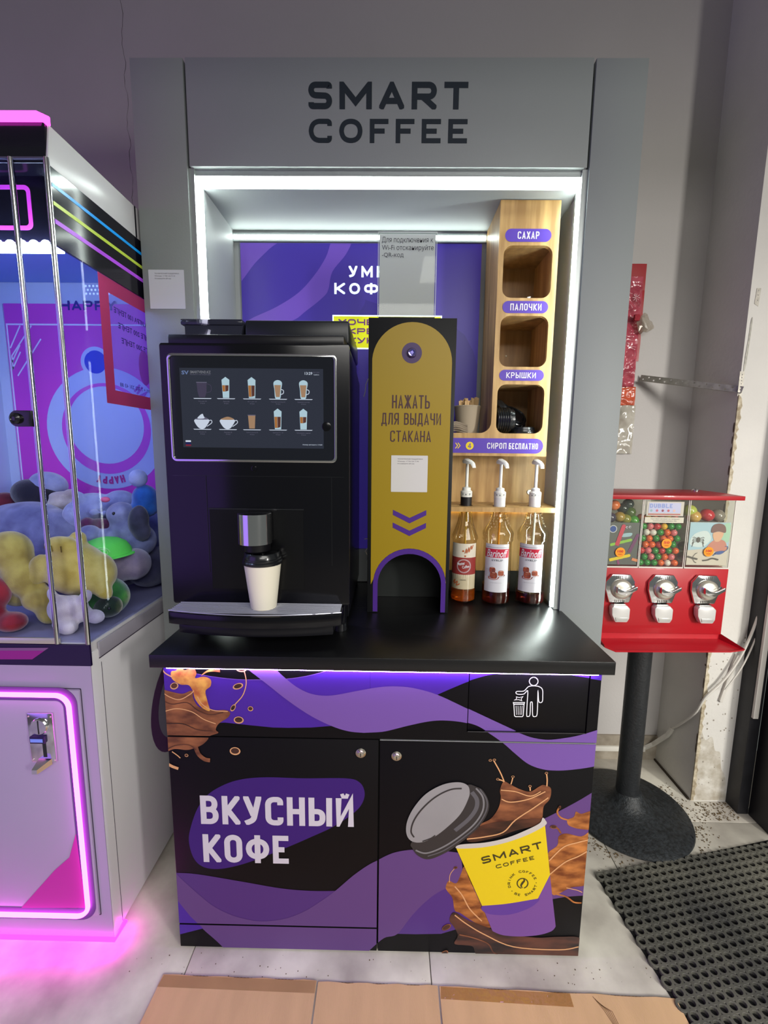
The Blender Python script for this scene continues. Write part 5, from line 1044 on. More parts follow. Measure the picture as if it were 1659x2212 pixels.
blob('body', [((-.225, .40, .870), (.055, .10, .060)), ((-.30, .38, .87), (.06, .08, .055))], fur('shadow', '#4a4660', '#2e2a44'), T)

# ---------------------------------------------------------------- gumball machine
B = thing('gumball_machine', 'red triple gumball machine with chrome coin knobs on a black pedestal', 'vending machine', (1.34, .46, 0))
red = mat('red_paint', '#a3121d', .42, coat=.12); redd = mat('red_tray', '#ae1020', .42, coat=.1)
iron = mat('black_iron', '#26282b', .42, var=.25, vscale=60, bump=.35, bscale=150)
dust = mat('dusty_iron', '#2b2f33', .5, var=.55, vscale=90, bump=.5, bscale=180, col2='#141618')
MB().lathe([(.0355, .055), (.0355, .672)], (1.3385, .46, 0), 32).build('pole', iron, B, smooth=True)
MB().lathe([(.192, 0), (.197, .006), (.195, .013), (.180, .020), (.120, .030), (.075, .042), (.050, .060), (.040, .085), (.036, .088)], (1.345, .46, 0), 56).build('base', dust, B, smooth=True)
bd_ = MB(); rb = [Vector((1.43, .33, .0185)), Vector((1.445, .375, .0205)), Vector((1.468, .385, .0200)), Vector((1.487, .362, .018)), Vector((1.495, .34, .0165))]
bd_.tube(rb, .0032, 6); bd_.tube([Vector((1.452, .335, .0175)), Vector((1.460, .360, .0195)), Vector((1.478, .350, .0185))], .0025, 6)
bd_.build('cast_emblem', iron, B, smooth=True)
YF = .360; GX0, GX1 = 1.137, 1.5165; ZB_ = .6925; ZM = .8975; ZT_ = 1.1005
FGm = FY(YF)
MB().box(GX0, GX1, YF, .560, ZB_, ZM-.001).build('housing', red, B, bevel=.002)
t0 = [(1.142, YF+.01, .690), (1.516, YF+.01, .690), (1.516, YF+.01, .665), (1.142, YF+.01, .665)]
MB().add([(1.140, .302, .672), (1.170, .296, .661), (1.500, .296, .6655), (1.5430, .302, .6690), (1.5165, .368, .676), (1.140, .368, .672), (1.140, .368, .691), (1.5165, .368, .695), (1.5445, .300, .6745), (1.500, .294, .671), (1.170, .294, .668), (1.138, .300, .680)],
         [(0, 1, 2, 3, 4, 5), (5, 4, 7, 6), (4, 3, 8, 7), (3, 2, 9, 8), (2, 1, 10, 9), (1, 0, 11, 10), (0, 5, 6, 11)]).build('catch_tray', redd, B, fix=False)
MB().box(GX0+.01, GX1-.01, YF+.012, .555, .672, ZB_).build('under_box', redd, B)
LD = MB(); LD.add([(GX0-.006, YF-.012, ZT_+.002), (GX1+.013, YF-.012, ZT_+.002), (GX1+.013, .52, ZT_+.002), (GX0-.006, .52, ZT_+.002), (GX0-.006, YF-.012, ZT_+.014), (GX1+.013, YF-.012, ZT_+.014), (GX1+.013, .52, ZT_+.014), (GX0-.006, .52, ZT_+.014), (GX0+.02, YF+.022, ZT_+.0195), (GX1-.02, YF+.022, ZT_+.0195), (GX1-.02, .50, ZT_+.0195), (GX0+.02, .50, ZT_+.0195)],
       [(0, 3, 2, 1), (0, 1, 5, 4), (1, 2, 6, 5), (2, 3, 7, 6), (3, 0, 4, 7), (4, 5, 9, 8), (5, 6, 10, 9), (6, 7, 11, 10), (7, 4, 8, 11), (8, 9, 10, 11)]).build('lid', red, B, bevel=.001)
MB().lathe([(.010, 0), (.010, .003), (.006, .007), (.001, .008)], (1.447, .44, ZT_+.0197), 20).build('lid_lock', chrome_m, B, smooth=True)
cbx = [(GX0+.0015, 1.2475), (1.2495, 1.3805), (1.3835, 1.5145)]
cgl = thin_glass('canister_plastic', '#f1f2ec', .04, 1.3, '#e8e8e0', .035)
for a, b in cbx:
    cc = MB()
    for q in (((a, YF+.001), (b, YF+.001)), ((b, YF+.001), (b, .558)), ((b, .558), (a, .558)), ((a, .558), (a, YF+.001))):
        (p0, p1) = q; cc.add([(p0[0], p0[1], ZM), (p1[0], p1[1], ZM), (p1[0], p1[1], ZT_), (p0[0], p0[1], ZT_)], [(0, 1, 2, 3)])
    cn = cc.build('canister', cgl, B, fix=False)
    eg = MB()
    for x in (a+.0008, b-.0008): eg.box(x-.0009, x+.0009, YF, YF+.002, ZM, ZT_)
    eg.box(a, b, YF-.0008, YF+.003, ZM-.0005, ZM+.0032); eg.build('rim', mat('canister_edge', '#cfcac0', .3), cn)
# coin mechanisms
def mech(cx, zc):
    F = FY(YF)
    o = MB().plate([[(cx-.030, zc+.034), (cx-.043, zc+.018), (cx-.043, zc-.008), (cx-.030, zc-.048), (cx+.030, zc-.048), (cx+.042, zc-.008), (cx+.042, zc+.018), (cx+.028, zc+.040), (cx-.026, zc+.040)]], F, 0, .012).build('coin_plate', chrome_m, B, bevel=.004, )
    MB().lathe([(.030, 0), (.030, .008), (.026, .014), (.020, .016), (.0005, .017)], (cx, YF-.012, zc-.004), 36, Matrix.Rotation(R(90), 3, 'X')).build('dial', steel_m, o, smooth=True)
    hb = []
    for t in [i/10 for i in range(11)]: hb.append((cx-.024+.056*t, zc-.002-.009*sin(pi*t*1.25)+.003))
    hd = MB(); hd.plate([[(x, z+.0085*(1-.45*i/10)) for i, (x, z) in enumerate(hb)]+[(x, z-.0085*(1-.45*i/10)) for i, (x, z) in reversed(list(enumerate(hb)))]], F, .027, .044); hd.build('turn_handle', chrome_m, o, bevel=.003)
    gv = MB()
    for i in range(6): gv.box(cx-.014+i*.0052, cx-.0122+i*.0052, YF-.0128, YF-.0118, zc+.026, zc+.036); gv.box(cx-.014+i*.0052, cx-.0122+i*.0052, YF-.0128, YF-.0118, zc-.045, zc-.038)
    gv.build('ribbing', mat('rib_dark', '#55524c', .5, .6), o)
    f = MB().plate([[(cx-.020, zc-.052), (cx-.026, zc-.060), (cx-.024, zc-.082), (cx-.013, zc-.104), (cx+.022, zc-.104), (cx+.028, zc-.092), (cx+.028, zc-.062), (cx+.018, zc-.052)]], F, .002, .024).build('outlet_door', mat('cast_silver', '#dcdbd8', .35, .45), B, bevel=.003)
    MB().plate([[(cx-.012, zc-.099), (cx-.015, zc-.088), (cx+.022, zc-.088), (cx+.022, zc-.099)]], F, .0245, .026).build('finger_tab', mat('tab_silver', '#c4c3bf', .35, .5), f, bevel=.0006)
    box('hinge', cx-.017, cx+.017, YF-.016, YF, zc-.0515, zc-.0485, chrome_m, f)
for cx in (1.196, 1.3224, 1.4484): mech(cx, .8395)
# contents: gumballs one by one in the middle canister
gc = {'red': '#c2343a', 'orange': '#e2652c', 'green': '#2f8a3a', 'yellow': '#e0b030', 'white': '#dcd8cc', 'dark plum': '#3a2230', 'pink': '#d9767a', 'pale blue': '#8fb2c0'}
gm = {k: mat('gum_'+k.replace(' ', '_'), v, .28, coat=.3) for k, v in gc.items()}
proto = MB().ball((0, 0, 0), .0098, 14, 10); random.seed(21)
pm = {}
for k in gc:
    o = proto.build('gumball', gm[k], None, smooth=True); pm[k] = o.data; bpy.data.objects.remove(o)
nn = 0; rb_ = .0099
names = ['red', 'orange', 'green', 'yellow', 'white', 'dark plum', 'pink', 'pale blue']; wts = [2.4, 3, 3.4, 1.8, 1.6, .7, 1.6, .4]
for lay in range(3):
    for row in range(8-(lay == 0)):
        for i in range(6):
            x = 1.2605+(i+.5*((row+lay) % 2))*.0202+random.uniform(-.0004, .0004)
            if x > 1.3700: continue
            z = ZM+.0125+row*.0184+(lay == 1)*.006+random.uniform(-.0005, .0005); y = YF+.0135+lay*.0185+random.uniform(-.0005, .0005)
            k = random.choices(names, wts)[0]
            o = bpy.data.objects.new('gumball', pm[k]); COL.objects.link(o); o.location = (x, y, z)
            tag(o, ('%s gumball against the front, %s row up, %s from the left, middle canister' % (k, ('bottom', 'second', 'third', 'fourth', 'fifth', 'sixth', 'seventh', 'top')[row], ('first', 'second', 'third', 'fourth', 'fifth', 'sixth')[i])) if lay == 0 else 'small round %s gumball behind the front layer in the middle canister' % k, 'gumball', 'gumballs in the middle canister'); nn += 1
# bigger capsules in the outer canisters
def capsule(x, y, z, r, c, lab, grp):
    T = MB().ball((0, 0, 0), (r, r, r*.92), 18, 12).build('toy_capsule', mat('capsule_'+c[1:], c, .18, coat=.5), None, smooth=True); T.location = (x, y, z); T.rotation_euler = (.3, .2, x*9)
    MB().lathe([(r*1.01, -.0012), (r*1.03, 0), (r*1.01, .0012)], (x, y, z), 20, cap=False).build('seam', MATS['capsule_'+c[1:]], T, smooth=True)
    tag(T, lab, 'capsule', grp)
g1 = 'capsules in the left canister'; g2 = 'capsules in the right canister'
for x, dy, z, c, lab in ((1.178, .03, 1.080, '#e07840', 'orange toy capsule at the left edge of the left canister'), (1.222, .036, 1.083, '#2c3a38', 'black green toy capsule, topmost in the left canister'), (1.204, .03, 1.071, '#27312f', 'black toy capsule under the topmost one in the left canister'), (1.224, .026, 1.060, '#4c6430', 'olive toy capsule in the left canister'), (1.192, .022, 1.046, '#a58a40', 'gold toy capsule left of centre in the left canister'), (1.210, .022, 1.040, '#8a8a3c', 'olive gold toy capsule above the card in the left canister'), (1.234, .022, 1.036, '#4f9a3c', 'leaf green toy capsule at the right of the left canister'), (1.165, .022, 1.044, '#3f3a50', 'slate toy capsule at the left of the left canister')):
    capsule(x, YF+dy, z, .0165, c, lab, g1)
for x, dy, z, c, lab in ((1.402, .03, 1.066, '#b8c458', 'lime toy capsule at the back left of the right canister'), (1.412, .024, 1.050, '#d0a85a', 'amber toy capsule over the bug card'), (1.452, .026, 1.054, '#c23038', 'red toy capsule over the bug card'), (1.489, .034, 1.052, '#8c8578', 'grey toy capsule at the right of the right canister')):
    capsule(x, YF+dy, z, .0200, c, lab, g2)
random.seed(8)
for i in range(14):
    a, b = ((1.145, 1.240), (1.395, 1.505))[i % 2]; x = a+.018+(b-a-.036)*((i//2) % 4)/3; z = ZM+.020+.036*(i//5)+.004*(i % 3)
    capsule(x, YF+.052+.001*(i//2), z, .0165, ('#3c6a44', '#7a3a52', '#4a4a52', '#a8483a')[i % 4], 'toy capsule low behind the card in the %s canister' % ('left' if i % 2 == 0 else 'right'), g1 if i % 2 == 0 else g2)
# cards slipped behind the canister fronts
FCd = FY(YF+.0030)
cdL = MB().box(1.1395, 1.2440, YF+.0032, YF+.0040, ZM+.008, 1.0320).build('toy_card', mat('card_slate', '#5d605e', .4), None); tag(cdL, 'grey picture card of coloured sticky hands in the left canister', 'card')
def cpr(name, pts, col, o, l=1): MB().flat(pts, FCd, .0002+.0003*l).build(name, mat('card_'+col[1:], col, .4), o)
def cbar(p0, p1, w, col, o, l=1):
    mb = MB(); pts = [(p0[0]+(p1[0]-p0[0])*i/8, p0[1]+(p1[1]-p0[1])*i/8) for i in range(9)]
    ribbon(mb, pts, [w*(.9+.12*(i % 2)) for i in range(9)], FCd, .0002+.0003*l); mb.flat(circ(*p1, w*.5, 10), FCd, .0002+.0003*l); mb.build('printed_toy', mat('card_'+col[1:], col, .4), o)
cdl = [(1.181,0.9633),(1.1968,1.0207),(1.219,0.9425),(1.2402,0.9942),(1.1617,0.9645),(1.2208,0.9804),(1.1625,0.9189),(1.219,0.9334),(1.1918,0.9055),(1.2288,0.9228),(1.244,0.9185),(1.1989,0.9952),(1.1666,1.0128),(1.2145,1.0194),(1.2058,1.0178),(1.1793,0.9481)]
cpr('printed_patch', smooth([(cdl[11][0]-.004, cdl[11][1]-.006), (cdl[11][0]+.020, cdl[11][1]-.004), (cdl[11][0]+.024, cdl[11][1]+.006), (cdl[11][0], cdl[11][1]+.004)]), '#9dbcc8', cdL, 1)
cbar(cdl[4], cdl[5], .0085, '#8dbf4a', cdL, 2); cbar(cdl[2], cdl[3], .010, '#6f3a66', cdL, 2); cbar(cdl[0], cdl[1], .0125, '#c23a52', cdL, 3); cbar(cdl[6], cdl[7], .0095, '#e0c62c', cdL, 4); cbar(cdl[8], cdl[15], .007, '#8a3f70', cdL, 2); cbar(cdl[9], cdl[10], .0085, '#d98a5c', cdL, 3)
MB().flat(circ(cdl[12][0], cdl[12][1], .0115, 24), FCd, .0012).build('printed_badge', wl, cdL); MB().flat(circ(cdl[12][0], cdl[12][1], .0092, 24), FCd, .0016).build('printed_badge_centre', mat('badge_blue', '#2c4c96', .4), cdL)
for q in (13, 14): MB().flat(circ(cdl[q][0], cdl[q][1], .0034, 14), FCd, .0020).build('printed_eye', wl, cdL); MB().flat(circ(cdl[q][0]+.0005, cdl[q][1]-.0003, .0018, 10), FCd, .0024).build('printed_pupil', letter_m, cdL)
cdM = MB().box(1.2590, 1.3660, YF+.0012, YF+.0018, 1.0530, 1.0955).build('price_card', mat('card_white', '#cfc8c2', .4), None); tag(cdM, 'small white picture card at the top of the middle canister', 'card')
FCm = FY(YF+.0010)
MB().flat(rrect(1.2640, 1.3570, 1.0620, 1.0920, .001), FCm, .0003).build('printed_field', mat('card_lilac', '#a7a9c0', .4), cdM)
sign('lettering', 'DUBBLE', FCm, 1.2670, 1.3320, 1.0770, 1.0890, .22, mat('card_slate_blue', '#7687b8', .4), cdM, d=.0006)
for i, c in enumerate(('#7e9a9c', '#b05060', '#7c3040', '#a84a50', '#c9a090')): MB().flat(circ(1.2720+.0165*i, 1.0690, .0036, 14), FCm, .0006).build('printed_candy', mat('candy_'+c[1:], c, .4), cdM)
MB().box(1.2640, 1.3570, YF+.0004, YF+.0006, 1.0560, 1.0600).build('printed_band', mat('band_dusty_red', '#a06058', .4), cdM)
cdN = MB().box(1.2560, 1.3690, YF+.0014, YF+.0018, 1.0330, 1.0495).build('address_slip', mat('slip_white', '#dcd6cc', .4), None); tag(cdN, 'thin white slip with two typed lines in the middle canister', 'card')
text('lettering', 'Торговый автомат по продаже', FY(YF+.0012), 1.2720, 1.3560, 1.0425, 1.0460, greyink, cdN, d=.0003); text('lettering', 'жевательной резинки 702', FY(YF+.0012), 1.2800, 1.3480, 1.0365, 1.0400, greyink, cdN, d=.0003)
cdR = MB().box(1.3905, 1.5090, YF+.0032, YF+.0040, ZM+.0095, 1.0360).build('bug_card', mat('card_sand', '#cfc6ba', .4), None); tag(cdR, 'beach picture card with smiling capped child and toy bugs, right canister', 'card')
cpr('printed_sky', [(1.3910, .952), (1.5085, .962), (1.5085, 1.0355), (1.3910, 1.0355)], '#a9c8d8', cdR, 1)
cpr('printed_cloud', smooth([(1.395, .970), (1.43, .962), (1.455, .985), (1.44, 1.010), (1.405, 1.000)]), '#cfdcdf', cdR, 2)
cpr('printed_palm', smooth([(1.487, .985), (1.507, .980), (1.507, 1.030), (1.489, 1.028)]), '#a9cdb6', cdR, 2)
bq = [(1.4737,0.9948),(1.473,1.0204),(1.4947,1.0091),(1.4539,1.0085),(1.4944,1.0219),(1.418,0.9835),(1.4862,0.9457),(1.461,0.9252),(1.4797,0.9621),(1.4055,0.9292)]
cpr('printed_shirt', smooth([(bq[0][0]-.028, .952), (bq[0][0]+.026, .952), (bq[0][0]+.024, .978), (bq[0][0], .986), (bq[0][0]-.020, .974)]), '#c98878', cdR, 3)
cpr('printed_face', smooth([(bq[0][0]-.014, bq[0][1]+.010), (bq[0][0]-.010, bq[0][1]-.012), (bq[0][0], bq[0][1]-.0165), (bq[0][0]+.010, bq[0][1]-.010), (bq[0][0]+.015, bq[0][1]+.012)]), '#dcae90', cdR, 4)
cpr('printed_cap', smooth([(1.4549,1.0051),(1.4529,1.0178),(1.4585,1.0284),(1.4716,1.0329),(1.4854,1.0304),(1.4939,1.0207),(1.494,1.0056),(1.4743,1.0094)]), '#7c5a56', cdR, 5)
bgm = mat('bug_ink', '#5a5550', .4); bg_ = MB(); ux, uz = bq[5]
bg_.flat(circ(ux, uz, .0055, 14, .0085), FCd, .0018)
for s in (-1, 1):
    for k in range(4): ribbon(bg_, [(ux+s*.004, uz+.004-.003*k), (ux+s*.013, uz+.008-.005*k), (ux+s*.017, uz+.006-.009*k)], .0014, FCd, .0018)
ux, uz = bq[7]; ribbon(bg_, smooth([(ux-.024, uz-.004), (ux-.010, uz-.002), (ux+.004, uz+.003), (ux+.022, uz-.001)], False), .0042, FCd, .0018)
ux, uz = bq[9]; ribbon(bg_, [(ux-.014, uz+.004), (ux, uz), (ux+.016, uz-.004)], .005, FCd, .0018)
for s in (-1, 1): ribbon(bg_, [(ux, uz), (ux+.008, uz+.012*s), (ux+.014, uz+.015*s)], .0014, FCd, .0018)
bg_.build('printed_bugs', bgm, cdR)
sc = MB(); ux, uz = bq[6]; sc.flat(smooth([(ux-.016, uz-.004), (ux, uz-.005), (ux+.012, uz+.003), (ux+.004, uz+.006), (ux-.010, uz+.003)]), FCd, .0018); ribbon(sc, smooth([(ux+.010, uz+.003), (ux+.019, uz+.010), (ux+.020, uz+.018), (ux+.012, uz+.019)], False), .0018, FCd, .0018); ribbon(sc, [(ux-.014, uz-.003), (ux-.020, uz-.009)], .0025, FCd, .0018)
sc.build('printed_scorpion', mat('bug_blue', '#4a62a0', .4), cdR)
for (u, w), s in zip([(1.1918,0.9436),(1.3249,0.9719),(1.4504,0.9485)], ('100', '50', '100')):
    st = MB().plate([circ(u, w, .0145, 28)], FY(YF-.0004), 0, .0006).build('price_sticker', mat('sticker_amber', '#d98a1a', .35), None); tag(st, {0: 'round amber price sticker reading 100 on the left canister', 1: 'round amber price sticker reading 50 on the middle canister', 2: 'round amber price sticker reading 100 on the right canister'}[int((u > 1.27)+(u > 1.40))], 'sticker')
    text('lettering', s, FY(YF-.001), u-.0085, u+.0085, w-.001, w+.0065, mat('sticker_red', '#b81f18', .4), st, d=.0004, bold=.03); text('lettering', 'ТЕНГЕ', FY(YF-.001), u-.0065, u+.0065, w-.0085, w-.0045, MATS['sticker_red'], st, d=.0004)
# grey pouch on the lid
pc = MB(); sec = [(1.153, .030, .0), (1.150, .028, .02), (1.143, .016, .05), (1.138, .003, .085)]
v = []; f = []; n = 10
for x, r, h in sec:
    for i in range(n): v.append((x+.9*r*cos(2*pi*i/n)*(1+.15*sin(i*2.1)), .44+r*sin(2*pi*i/n)*(1+.12*cos(i*1.7)), 1.1205+h))
for j in range(3):
    for i in range(n): f.append((j*n+i, j*n+(i+1) % n, (j+1)*n+(i+1) % n, (j+1)*n+i))
f += [tuple(range(n)), tuple(3*n+i for i in range(n))]
tag(pc.add(v, f).build('grey_pouch', mat('pouch_grey', '#6c6a70', .4, var=.4, vscale=30, bump=.6, bscale=50), None, smooth=True), 'folded grey foil pouch standing on the gumball machine lid', 'pouch')

# ---------------------------------------------------------------- wall odds and ends
def wrinkled(name, x0, x1, z0, z1, y, m, parent, amp=.006, sc=18, seed=0, n=(10, 30)):
    v = []; f = []
    for j in range(n[1]+1):
        for i in range(n[0]+1):
            x = x0+(x1-x0)*i/n[0]; z = z0+(z1-z0)*j/n[1]; e = min(i, n[0]-i, 2)/2
            a = amp*e*abs(noise.noise(Vector((x*sc+seed, z*sc, seed))))*2+amp*.4*e*noise.noise(Vector((x*sc*3, z*sc*3, seed)))
            v.append((x+.002*noise.noise(Vector((z*20, i, seed))), y-.001-max(0, a), z))
    for j in range(n[1]):
        for i in range(n[0]): f.append((j*(n[0]+1)+i, j*(n[0]+1)+i+1, (j+1)*(n[0]+1)+i+1, (j+1)*(n[0]+1)+i))
    k = len(v); v += [(a, y, b) for a, b in ((x0, z0), (x1, z0), (x1, z1), (x0, z1))]; f.append((k, k+3, k+2, k+1))
    return MB().add(v, f).build(name, m, parent, smooth=True, fix=False)
RB = thing('gift_package', 'red plastic package with wrinkled pink window hanging on the back wall', 'package', (1.34, .73, 1.55))
wrinkled('header_card', 1.29, 1.3955, 1.800, 1.8880, .7345, mat('card_red', '#96141c', .35), RB, .001, 10, 1, (8, 6))
wrinkled('red_edge', 1.365, 1.3955, 1.560, 1.800, .7340, MATS['card_red'], RB, .0015, 12, 2, (4, 12))
pinkf = mat('pink_film', '#b95664', .22, var=.45, vscale=22, col2='#963646', coat=.4)
wrinkled('pink_window', 1.29, 1.386, 1.470, 1.845, .7320, pinkf, RB, .010, 26, 3, (26, 100))
wrinkled('orange_base', 1.29, 1.3935, 1.405, 1.470, .7325, mat('orange_film', '#c95a3e', .25, var=.3, vscale=30, coat=.4), RB, .007, 30, 4, (26, 20))
wrinkled('clear_bag', 1.29, 1.3985, 1.2310, 1.405, .7330, mat('clear_bag', '#9c968a', .15, var=.35, vscale=14, coat=.6, col2='#b9b4aa'), RB, .010, 18, 5, (24, 44))
sk = MB(); 
for a in range(0, 180, 45): ribbon(sk, [(1.362-.013*cos(R(a)), 1.772-.013*sin(R(a))), (1.362+.013*cos(R(a)), 1.772+.013*sin(R(a)))], .0012, FY(.7200), 0)
sk.build('printed_snowflake', mat('snow_white', '#e2c9cc', .4), RB)
HP = thing('clear_wrapper', 'crumpled clear cellophane corner bulging from the red package', 'wrapper', (1.39, .70, 1.68))
hm = MB(); random.seed(31); v = []; f = []
for j in range(7):
    for i in range(10):
        a = 2*pi*i/10; r = (.004, .020, .026, .024, .020, .012, .003)[j]*(1+.3*random.uniform(-1, 1))
        v.append((1.365+.010*j, .712+.8*r*cos(a)-.004, 1.688-.003*j+1.1*r*sin(a)))
for j in range(6):
    for i in range(10): f.append((j*10+i, j*10+(i+1) % 10, (j+1)*10+(i+1) % 10, (j+1)*10+i))
hm.add(v, f).build('cellophane', thin_glass('cellophane', '#e9e4dc', .1, 2.5, '#cfc8bc', .25), HP, fix=False)
MB().box(1.352, 1.372, .700, .712, 1.690, 1.712).build('red_netting', mat('net_red', '#9c2030', .6, bump=1, bscale=300), HP, bevel=.003)
# perforated metal angle across the corner
PA = thing('perforated_bracket', 'perforated galvanised steel angle bridging the wall corner above the gumball machine', 'bracket', (1.5, .62, 1.45))
pa, pb = Vector((1.402, .727, 1.492)), Vector((1.6065, .512, 1.424)); dv = (pb-pa); Lh = dv.length; dv.normalize(); upv = Vector((0, 0, 1))-dv*dv.z; upv.normalize(); nv = dv.cross(upv)
galv = mat('galvanised', '#a8a39a', .5, .6, var=.3, vscale=60)
def strip(o_, d, u_, L, wd, holes, name, par, rows=1):
    nn_ = d.cross(u_)
    fr = lambda a, b, c=0: tuple(o_+d*a+u_*b+nn_*c)
    MB().plate([[(0, 0), (L, 0), (L, wd), (0, wd)]]+[circ(.010+(L-.02)*i/(holes-1), wd*(.5 if rows == 1 else (.3+.4*(i % 2))), wd*.14, 8) for i in range(holes)], fr, 0, .001).build(name, galv, par)
strip(pa, dv, upv, Lh, .020, 17, 'upper_flange', PA, 2); strip(pa, dv, -nv if nv.y > 0 else nv, Lh, .018, 15, 'lower_flange', PA)
strip(Vector((1.596, .5135, 1.415)), Vector((0, 0, 1)), Vector((1, 0, 0)), .075, .014, 7, 'wall_tab', PA)
o = MB().plate([[(1.6175, 1.735), (1.6300, 1.735), (1.6275, 1.683), (1.6150, 1.690)]]+[circ(1.622, z, .0018, 8) for z in (1.70, 1.715, 1.728)], FY(.515), .0003, .0012).build('steel_patch', galv, None); tag(o, 'small perforated steel plate showing through the pilaster plaster', 'plate')
o = MB().plate([smooth([(1.6110, 1.640), (1.6150, 1.650), (1.6155, 1.620), (1.6140, 1.560), (1.6120, 1.510), (1.6070, 1.488), (1.6060, 1.53), (1.6095, 1.59)])], FY(.515), .0003, .0012).build('steel_strip', mat('bare_steel', '#8f8c84', .5, .4, var=.3, vscale=90), None); tag(o, 'bare steel corner strip exposed along the pilaster edge above the bracket', 'strip')

# white trunking and cable
trk = mat('trunking_white', '#cfcbc3', .45)
TK = thing('cable_trunking', 'white plastic cable trunking running low along the wall behind the pedestal', 'trunking', (1.45, .72, .06))
MB().box(1.135, 1.552, .719, .7345, .040, .060).build('wall_section', trk, TK, bevel=.001)
MB().tube([(1.552, .727, .052), (1.575, .712, .080), (1.592, .660, .155), (1.5965, .642, .195)], .0085, 4).build('raised_section', trk, TK)
CB = thing('white_wire', 'white cable sweeping from the door frame down to the trunking', 'cable', (1.62, .5, .5))
pts3 = [Vector(p) for p in ((1.5955, .643, .195), (1.592, .600, .240), (1.592, .530, .330), (1.600, .502, .405), (1.650, .498, .470), (1.695, .494, .560), (1.725, .488, .680), (1.742, .480, .83), (1.750, .470, 1.00), (1.753, .452, 1.25))]
def cr(P, n=6):
    out = []
    for i in range(len(P)-1):
        a, b, c, d = P[max(0, i-1)], P[i], P[i+1], P[min(len(P)-1, i+2)]
        for k in range(n):
            t = k/n; out.append(.5*(2*b+(c-a)*t+(2*a-5*b+4*c-d)*t*t+(3*b-a-3*c+d)*t**3))
    return out+[P[-1]]
MB().tube(cr(pts3), .0042, 8).build('thick_run', trk, CB, smooth=True)
MB().tube(cr([p+Vector((.006, -.006, -.030)) for p in pts3[4:]]), .0026, 6).build('thin_run', trk, CB, smooth=True)
o = MB().box(1.7270, 1.7440, .450, .4595, .362, 1.42).build('trunking_riser', trk, None, bevel=.001); tag(o, 'upright white trunking strip fixed to the black door frame', 'trunking')
o = MB().add([(1.6905, .5145, .560), (1.7010, .5145, .556), (1.6640, .5145, .384), (1.6540, .5145, .390), (1.6905, .5060, .560), (1.7010, .5060, .556), (1.6640, .5060, .384), (1.6540, .5060, .390)], [(0, 1, 2, 3), (4, 7, 6, 5), (0, 4, 5, 1), (1, 5, 6, 2), (2, 6, 7, 3), (3, 7, 4, 0)]).build('trunking_offcut', trk, None, bevel=.0008); tag(o, 'short slanted piece of white trunking on the pilaster', 'trunking')

# ---------------------------------------------------------------- floor: rubber ring mat, cardboard
u = Vector((.5575, .1091)).normalized(); w_ = Vector((.0434, -.3428)).normalized()
P0 = Vector((1.1248, .2233)); pit = .0252
rub = mat('black_rubber', '#6b695e', .6, var=.5, vscale=3.2, bump=.3, bscale=120, col2='#2b2c2e')
mt = MB(); nr = 14
for j in range(30):
    for i in range(30):
        c = P0+u*(.0135+pit*(i+.5*(j % 2)))+w_*(.0135+pit*.87*j)
        if c.x > 1.757 or c.x < 1.10: continue
        v = []; f = []
        e = ((i*7+j*13) % 23)*1.3e-5; prof = [(.0138, .0012), (.0138, .0090+e), (.0132, .0096+e), (.0086, .0096+e), (.0080, .0090+e), (.0078, .0012)]
        for r, z in prof:
            for k in range(nr): v.append((c.x+r*cos(2*pi*k/nr), c.y+r*sin(2*pi*k/nr), z))
        for a in range(5):
            for k in range(nr): f.append((a*nr+k, a*nr+(k+1) % nr, (a+1)*nr+(k+1) % nr, (a+1)*nr+k))
        mt.add(v, f)
o = mt.build('ring_mat', rub, None, smooth=False, fix=False)
q0 = [P0+u*.004+w_*.004, P0+u*.72+w_*.004, P0+u*.72+w_*.66, P0+u*.004+w_*.66]; q0[1].x = min(q0[1].x, 1.757); q0[2].x = min(q0[2].x, 1.757)
MB().plate([[(p.x, p.y) for p in q0]], FZ(0), .0003, .0014).build('backing', mat('rubber_backing', '#0b0b0c', .8), o)
tag(o, 'black rubber ring mat with round holes on the floor right of the cabinet', 'mat')
cbm = mat('cardboard', '#d3ad83', .85, var=.10, vscale=9, bump=.15, bscale=160, stretch=(3, .6, 3)); cbe = mat('cardboard_edge', '#8f6a45', .9, var=.5, vscale=200)
tape = thin_glass('packing_tape', '#f0dcb4', .08, 2.6, '#c29a6a', .35, bump=.9, bscale=35)
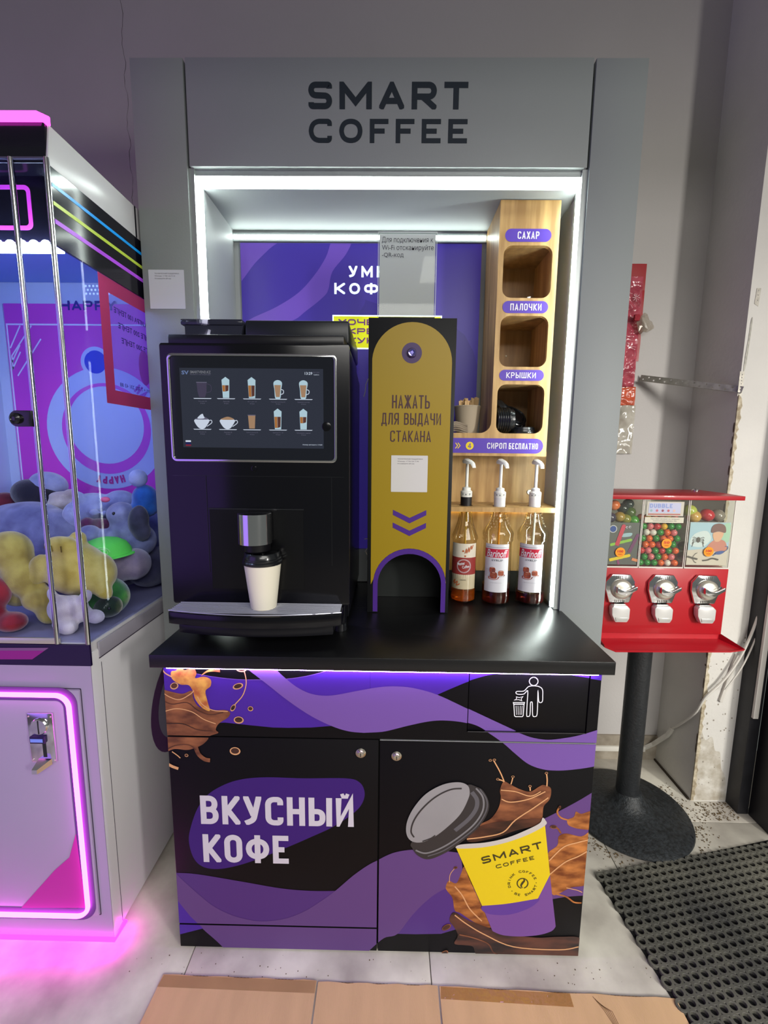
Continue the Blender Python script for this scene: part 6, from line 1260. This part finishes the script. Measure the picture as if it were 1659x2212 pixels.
def board(lab, x0, x1, yt0, yt1, z=.001, tp=None, crease=None):
    T = thing('cardboard_sheet', lab, 'cardboard', ((x0+x1)/2, -.35, 0))
    yb = -.62
    pts = [(x0-.0 if x0 > .1 else x0-.030, yb), (x1, yb), (x1, yt1)]+[(x1+(x0-x1)*i/12, yt1+(yt0-yt1)*i/12+.0015*sin(i*1.9)) for i in range(1, 12)]+[(x0, yt0)]
    MB().plate([pts], FZ(z), 0, .004).build('top_liner', cbm, T)
    eg = MB()
    n = int((x1-x0)/.004)
    eg.add([p for i in range(n+1) for p in ((x0+(x1-x0)*i/n, yt0+(yt1-yt0)*i/n+.0006*(i % 2)-.0003, z+.0006), (x0+(x1-x0)*i/n, yt0+(yt1-yt0)*i/n-.0006*(i % 2)+.0006, z+.0036))], [(2*i, 2*i+2, 2*i+3, 2*i+1) for i in range(n)])
    eg.build('fluted_edge', cbe, T, fix=False)
    if tp: MB().box(tp[0], tp[1], tp[2], tp[3], z+.0042, z+.0045, Matrix.Rotation(R(tp[4]), 4, 'Z') if len(tp) > 4 else None).build('packing_tape', tape, T)
    return T
T = board('left flattened cardboard sheet with a darker taped top edge', -.012, .3510, -.0555, -.0600, .0015)
MB().flat([(-.010, -.0565), (.350, -.0610), (.350, -.0850), (-.014, -.0800)], FZ(.0056), .0002).build('old_tape', mat('brown_tape', '#b08a62', .35, var=.15, vscale=12), T)
T = board('middle flattened cardboard sheet lying between two taped ones', .3550, .6330, -.0620, -.0640, .0010)
T = board('right flattened cardboard sheet with shiny clear tape and torn creases', .6370, 1.1740, -.0655, -.0780, .0020)
MB().flat([(.6400, -.0665), (.9350, -.0740), (.9340, -.0990), (.6380, -.0900)], FZ(.0062), .0002).build('packing_tape', tape, T)
random.seed(6); cr_ = MB()
for i in range(5): ribbon(cr_, [(.985+.003*i, -.078-.004*i), (1.000+.004*i, -.105), (1.015+.003*i, -.15-.01*i)], .0012, FZ(.0063), 0)
cr_.build('torn_crease', mat('crease_brown', '#6e4c30', .9), T)
# crumbs and grit near the pedestal
gr_ = MB(); random.seed(12)
for i in range(420):
    a = random.uniform(-2.9, .6); d = .2+abs(random.gauss(0, .035)); x = 1.345+d*cos(a); y = .46+d*sin(a)
    if y > .7 or x > 1.75 or (x < 1.0 and y > 0): continue
    s = random.uniform(.0006, .0022); gr_.box(x-s, x+s, y-s*.7, y+s*.7, .0002, .0002+s)
for i in range(160):
    x = random.uniform(1.60, 1.72); y = random.uniform(.43, .51); s = random.uniform(.0006, .002); gr_.box(x-s, x+s, y-s, y+s, .0002, .0002+s)
for i in range(60):
    x = random.uniform(-.1, 1.15); y = random.uniform(-.055, -.005); s = random.uniform(.0004, .0012); gr_.box(x-s, x+s, y-s, y+s, .0002, .0002+s*.5)
o = gr_.build('floor_crumbs', mat('crumbs', '#6d5a3e', .9, var=.5, vscale=300), None, fix=False); tag(o, 'scattered brown grit and crumbs on the tiles around the pedestal', 'crumbs', None, 'stuff')
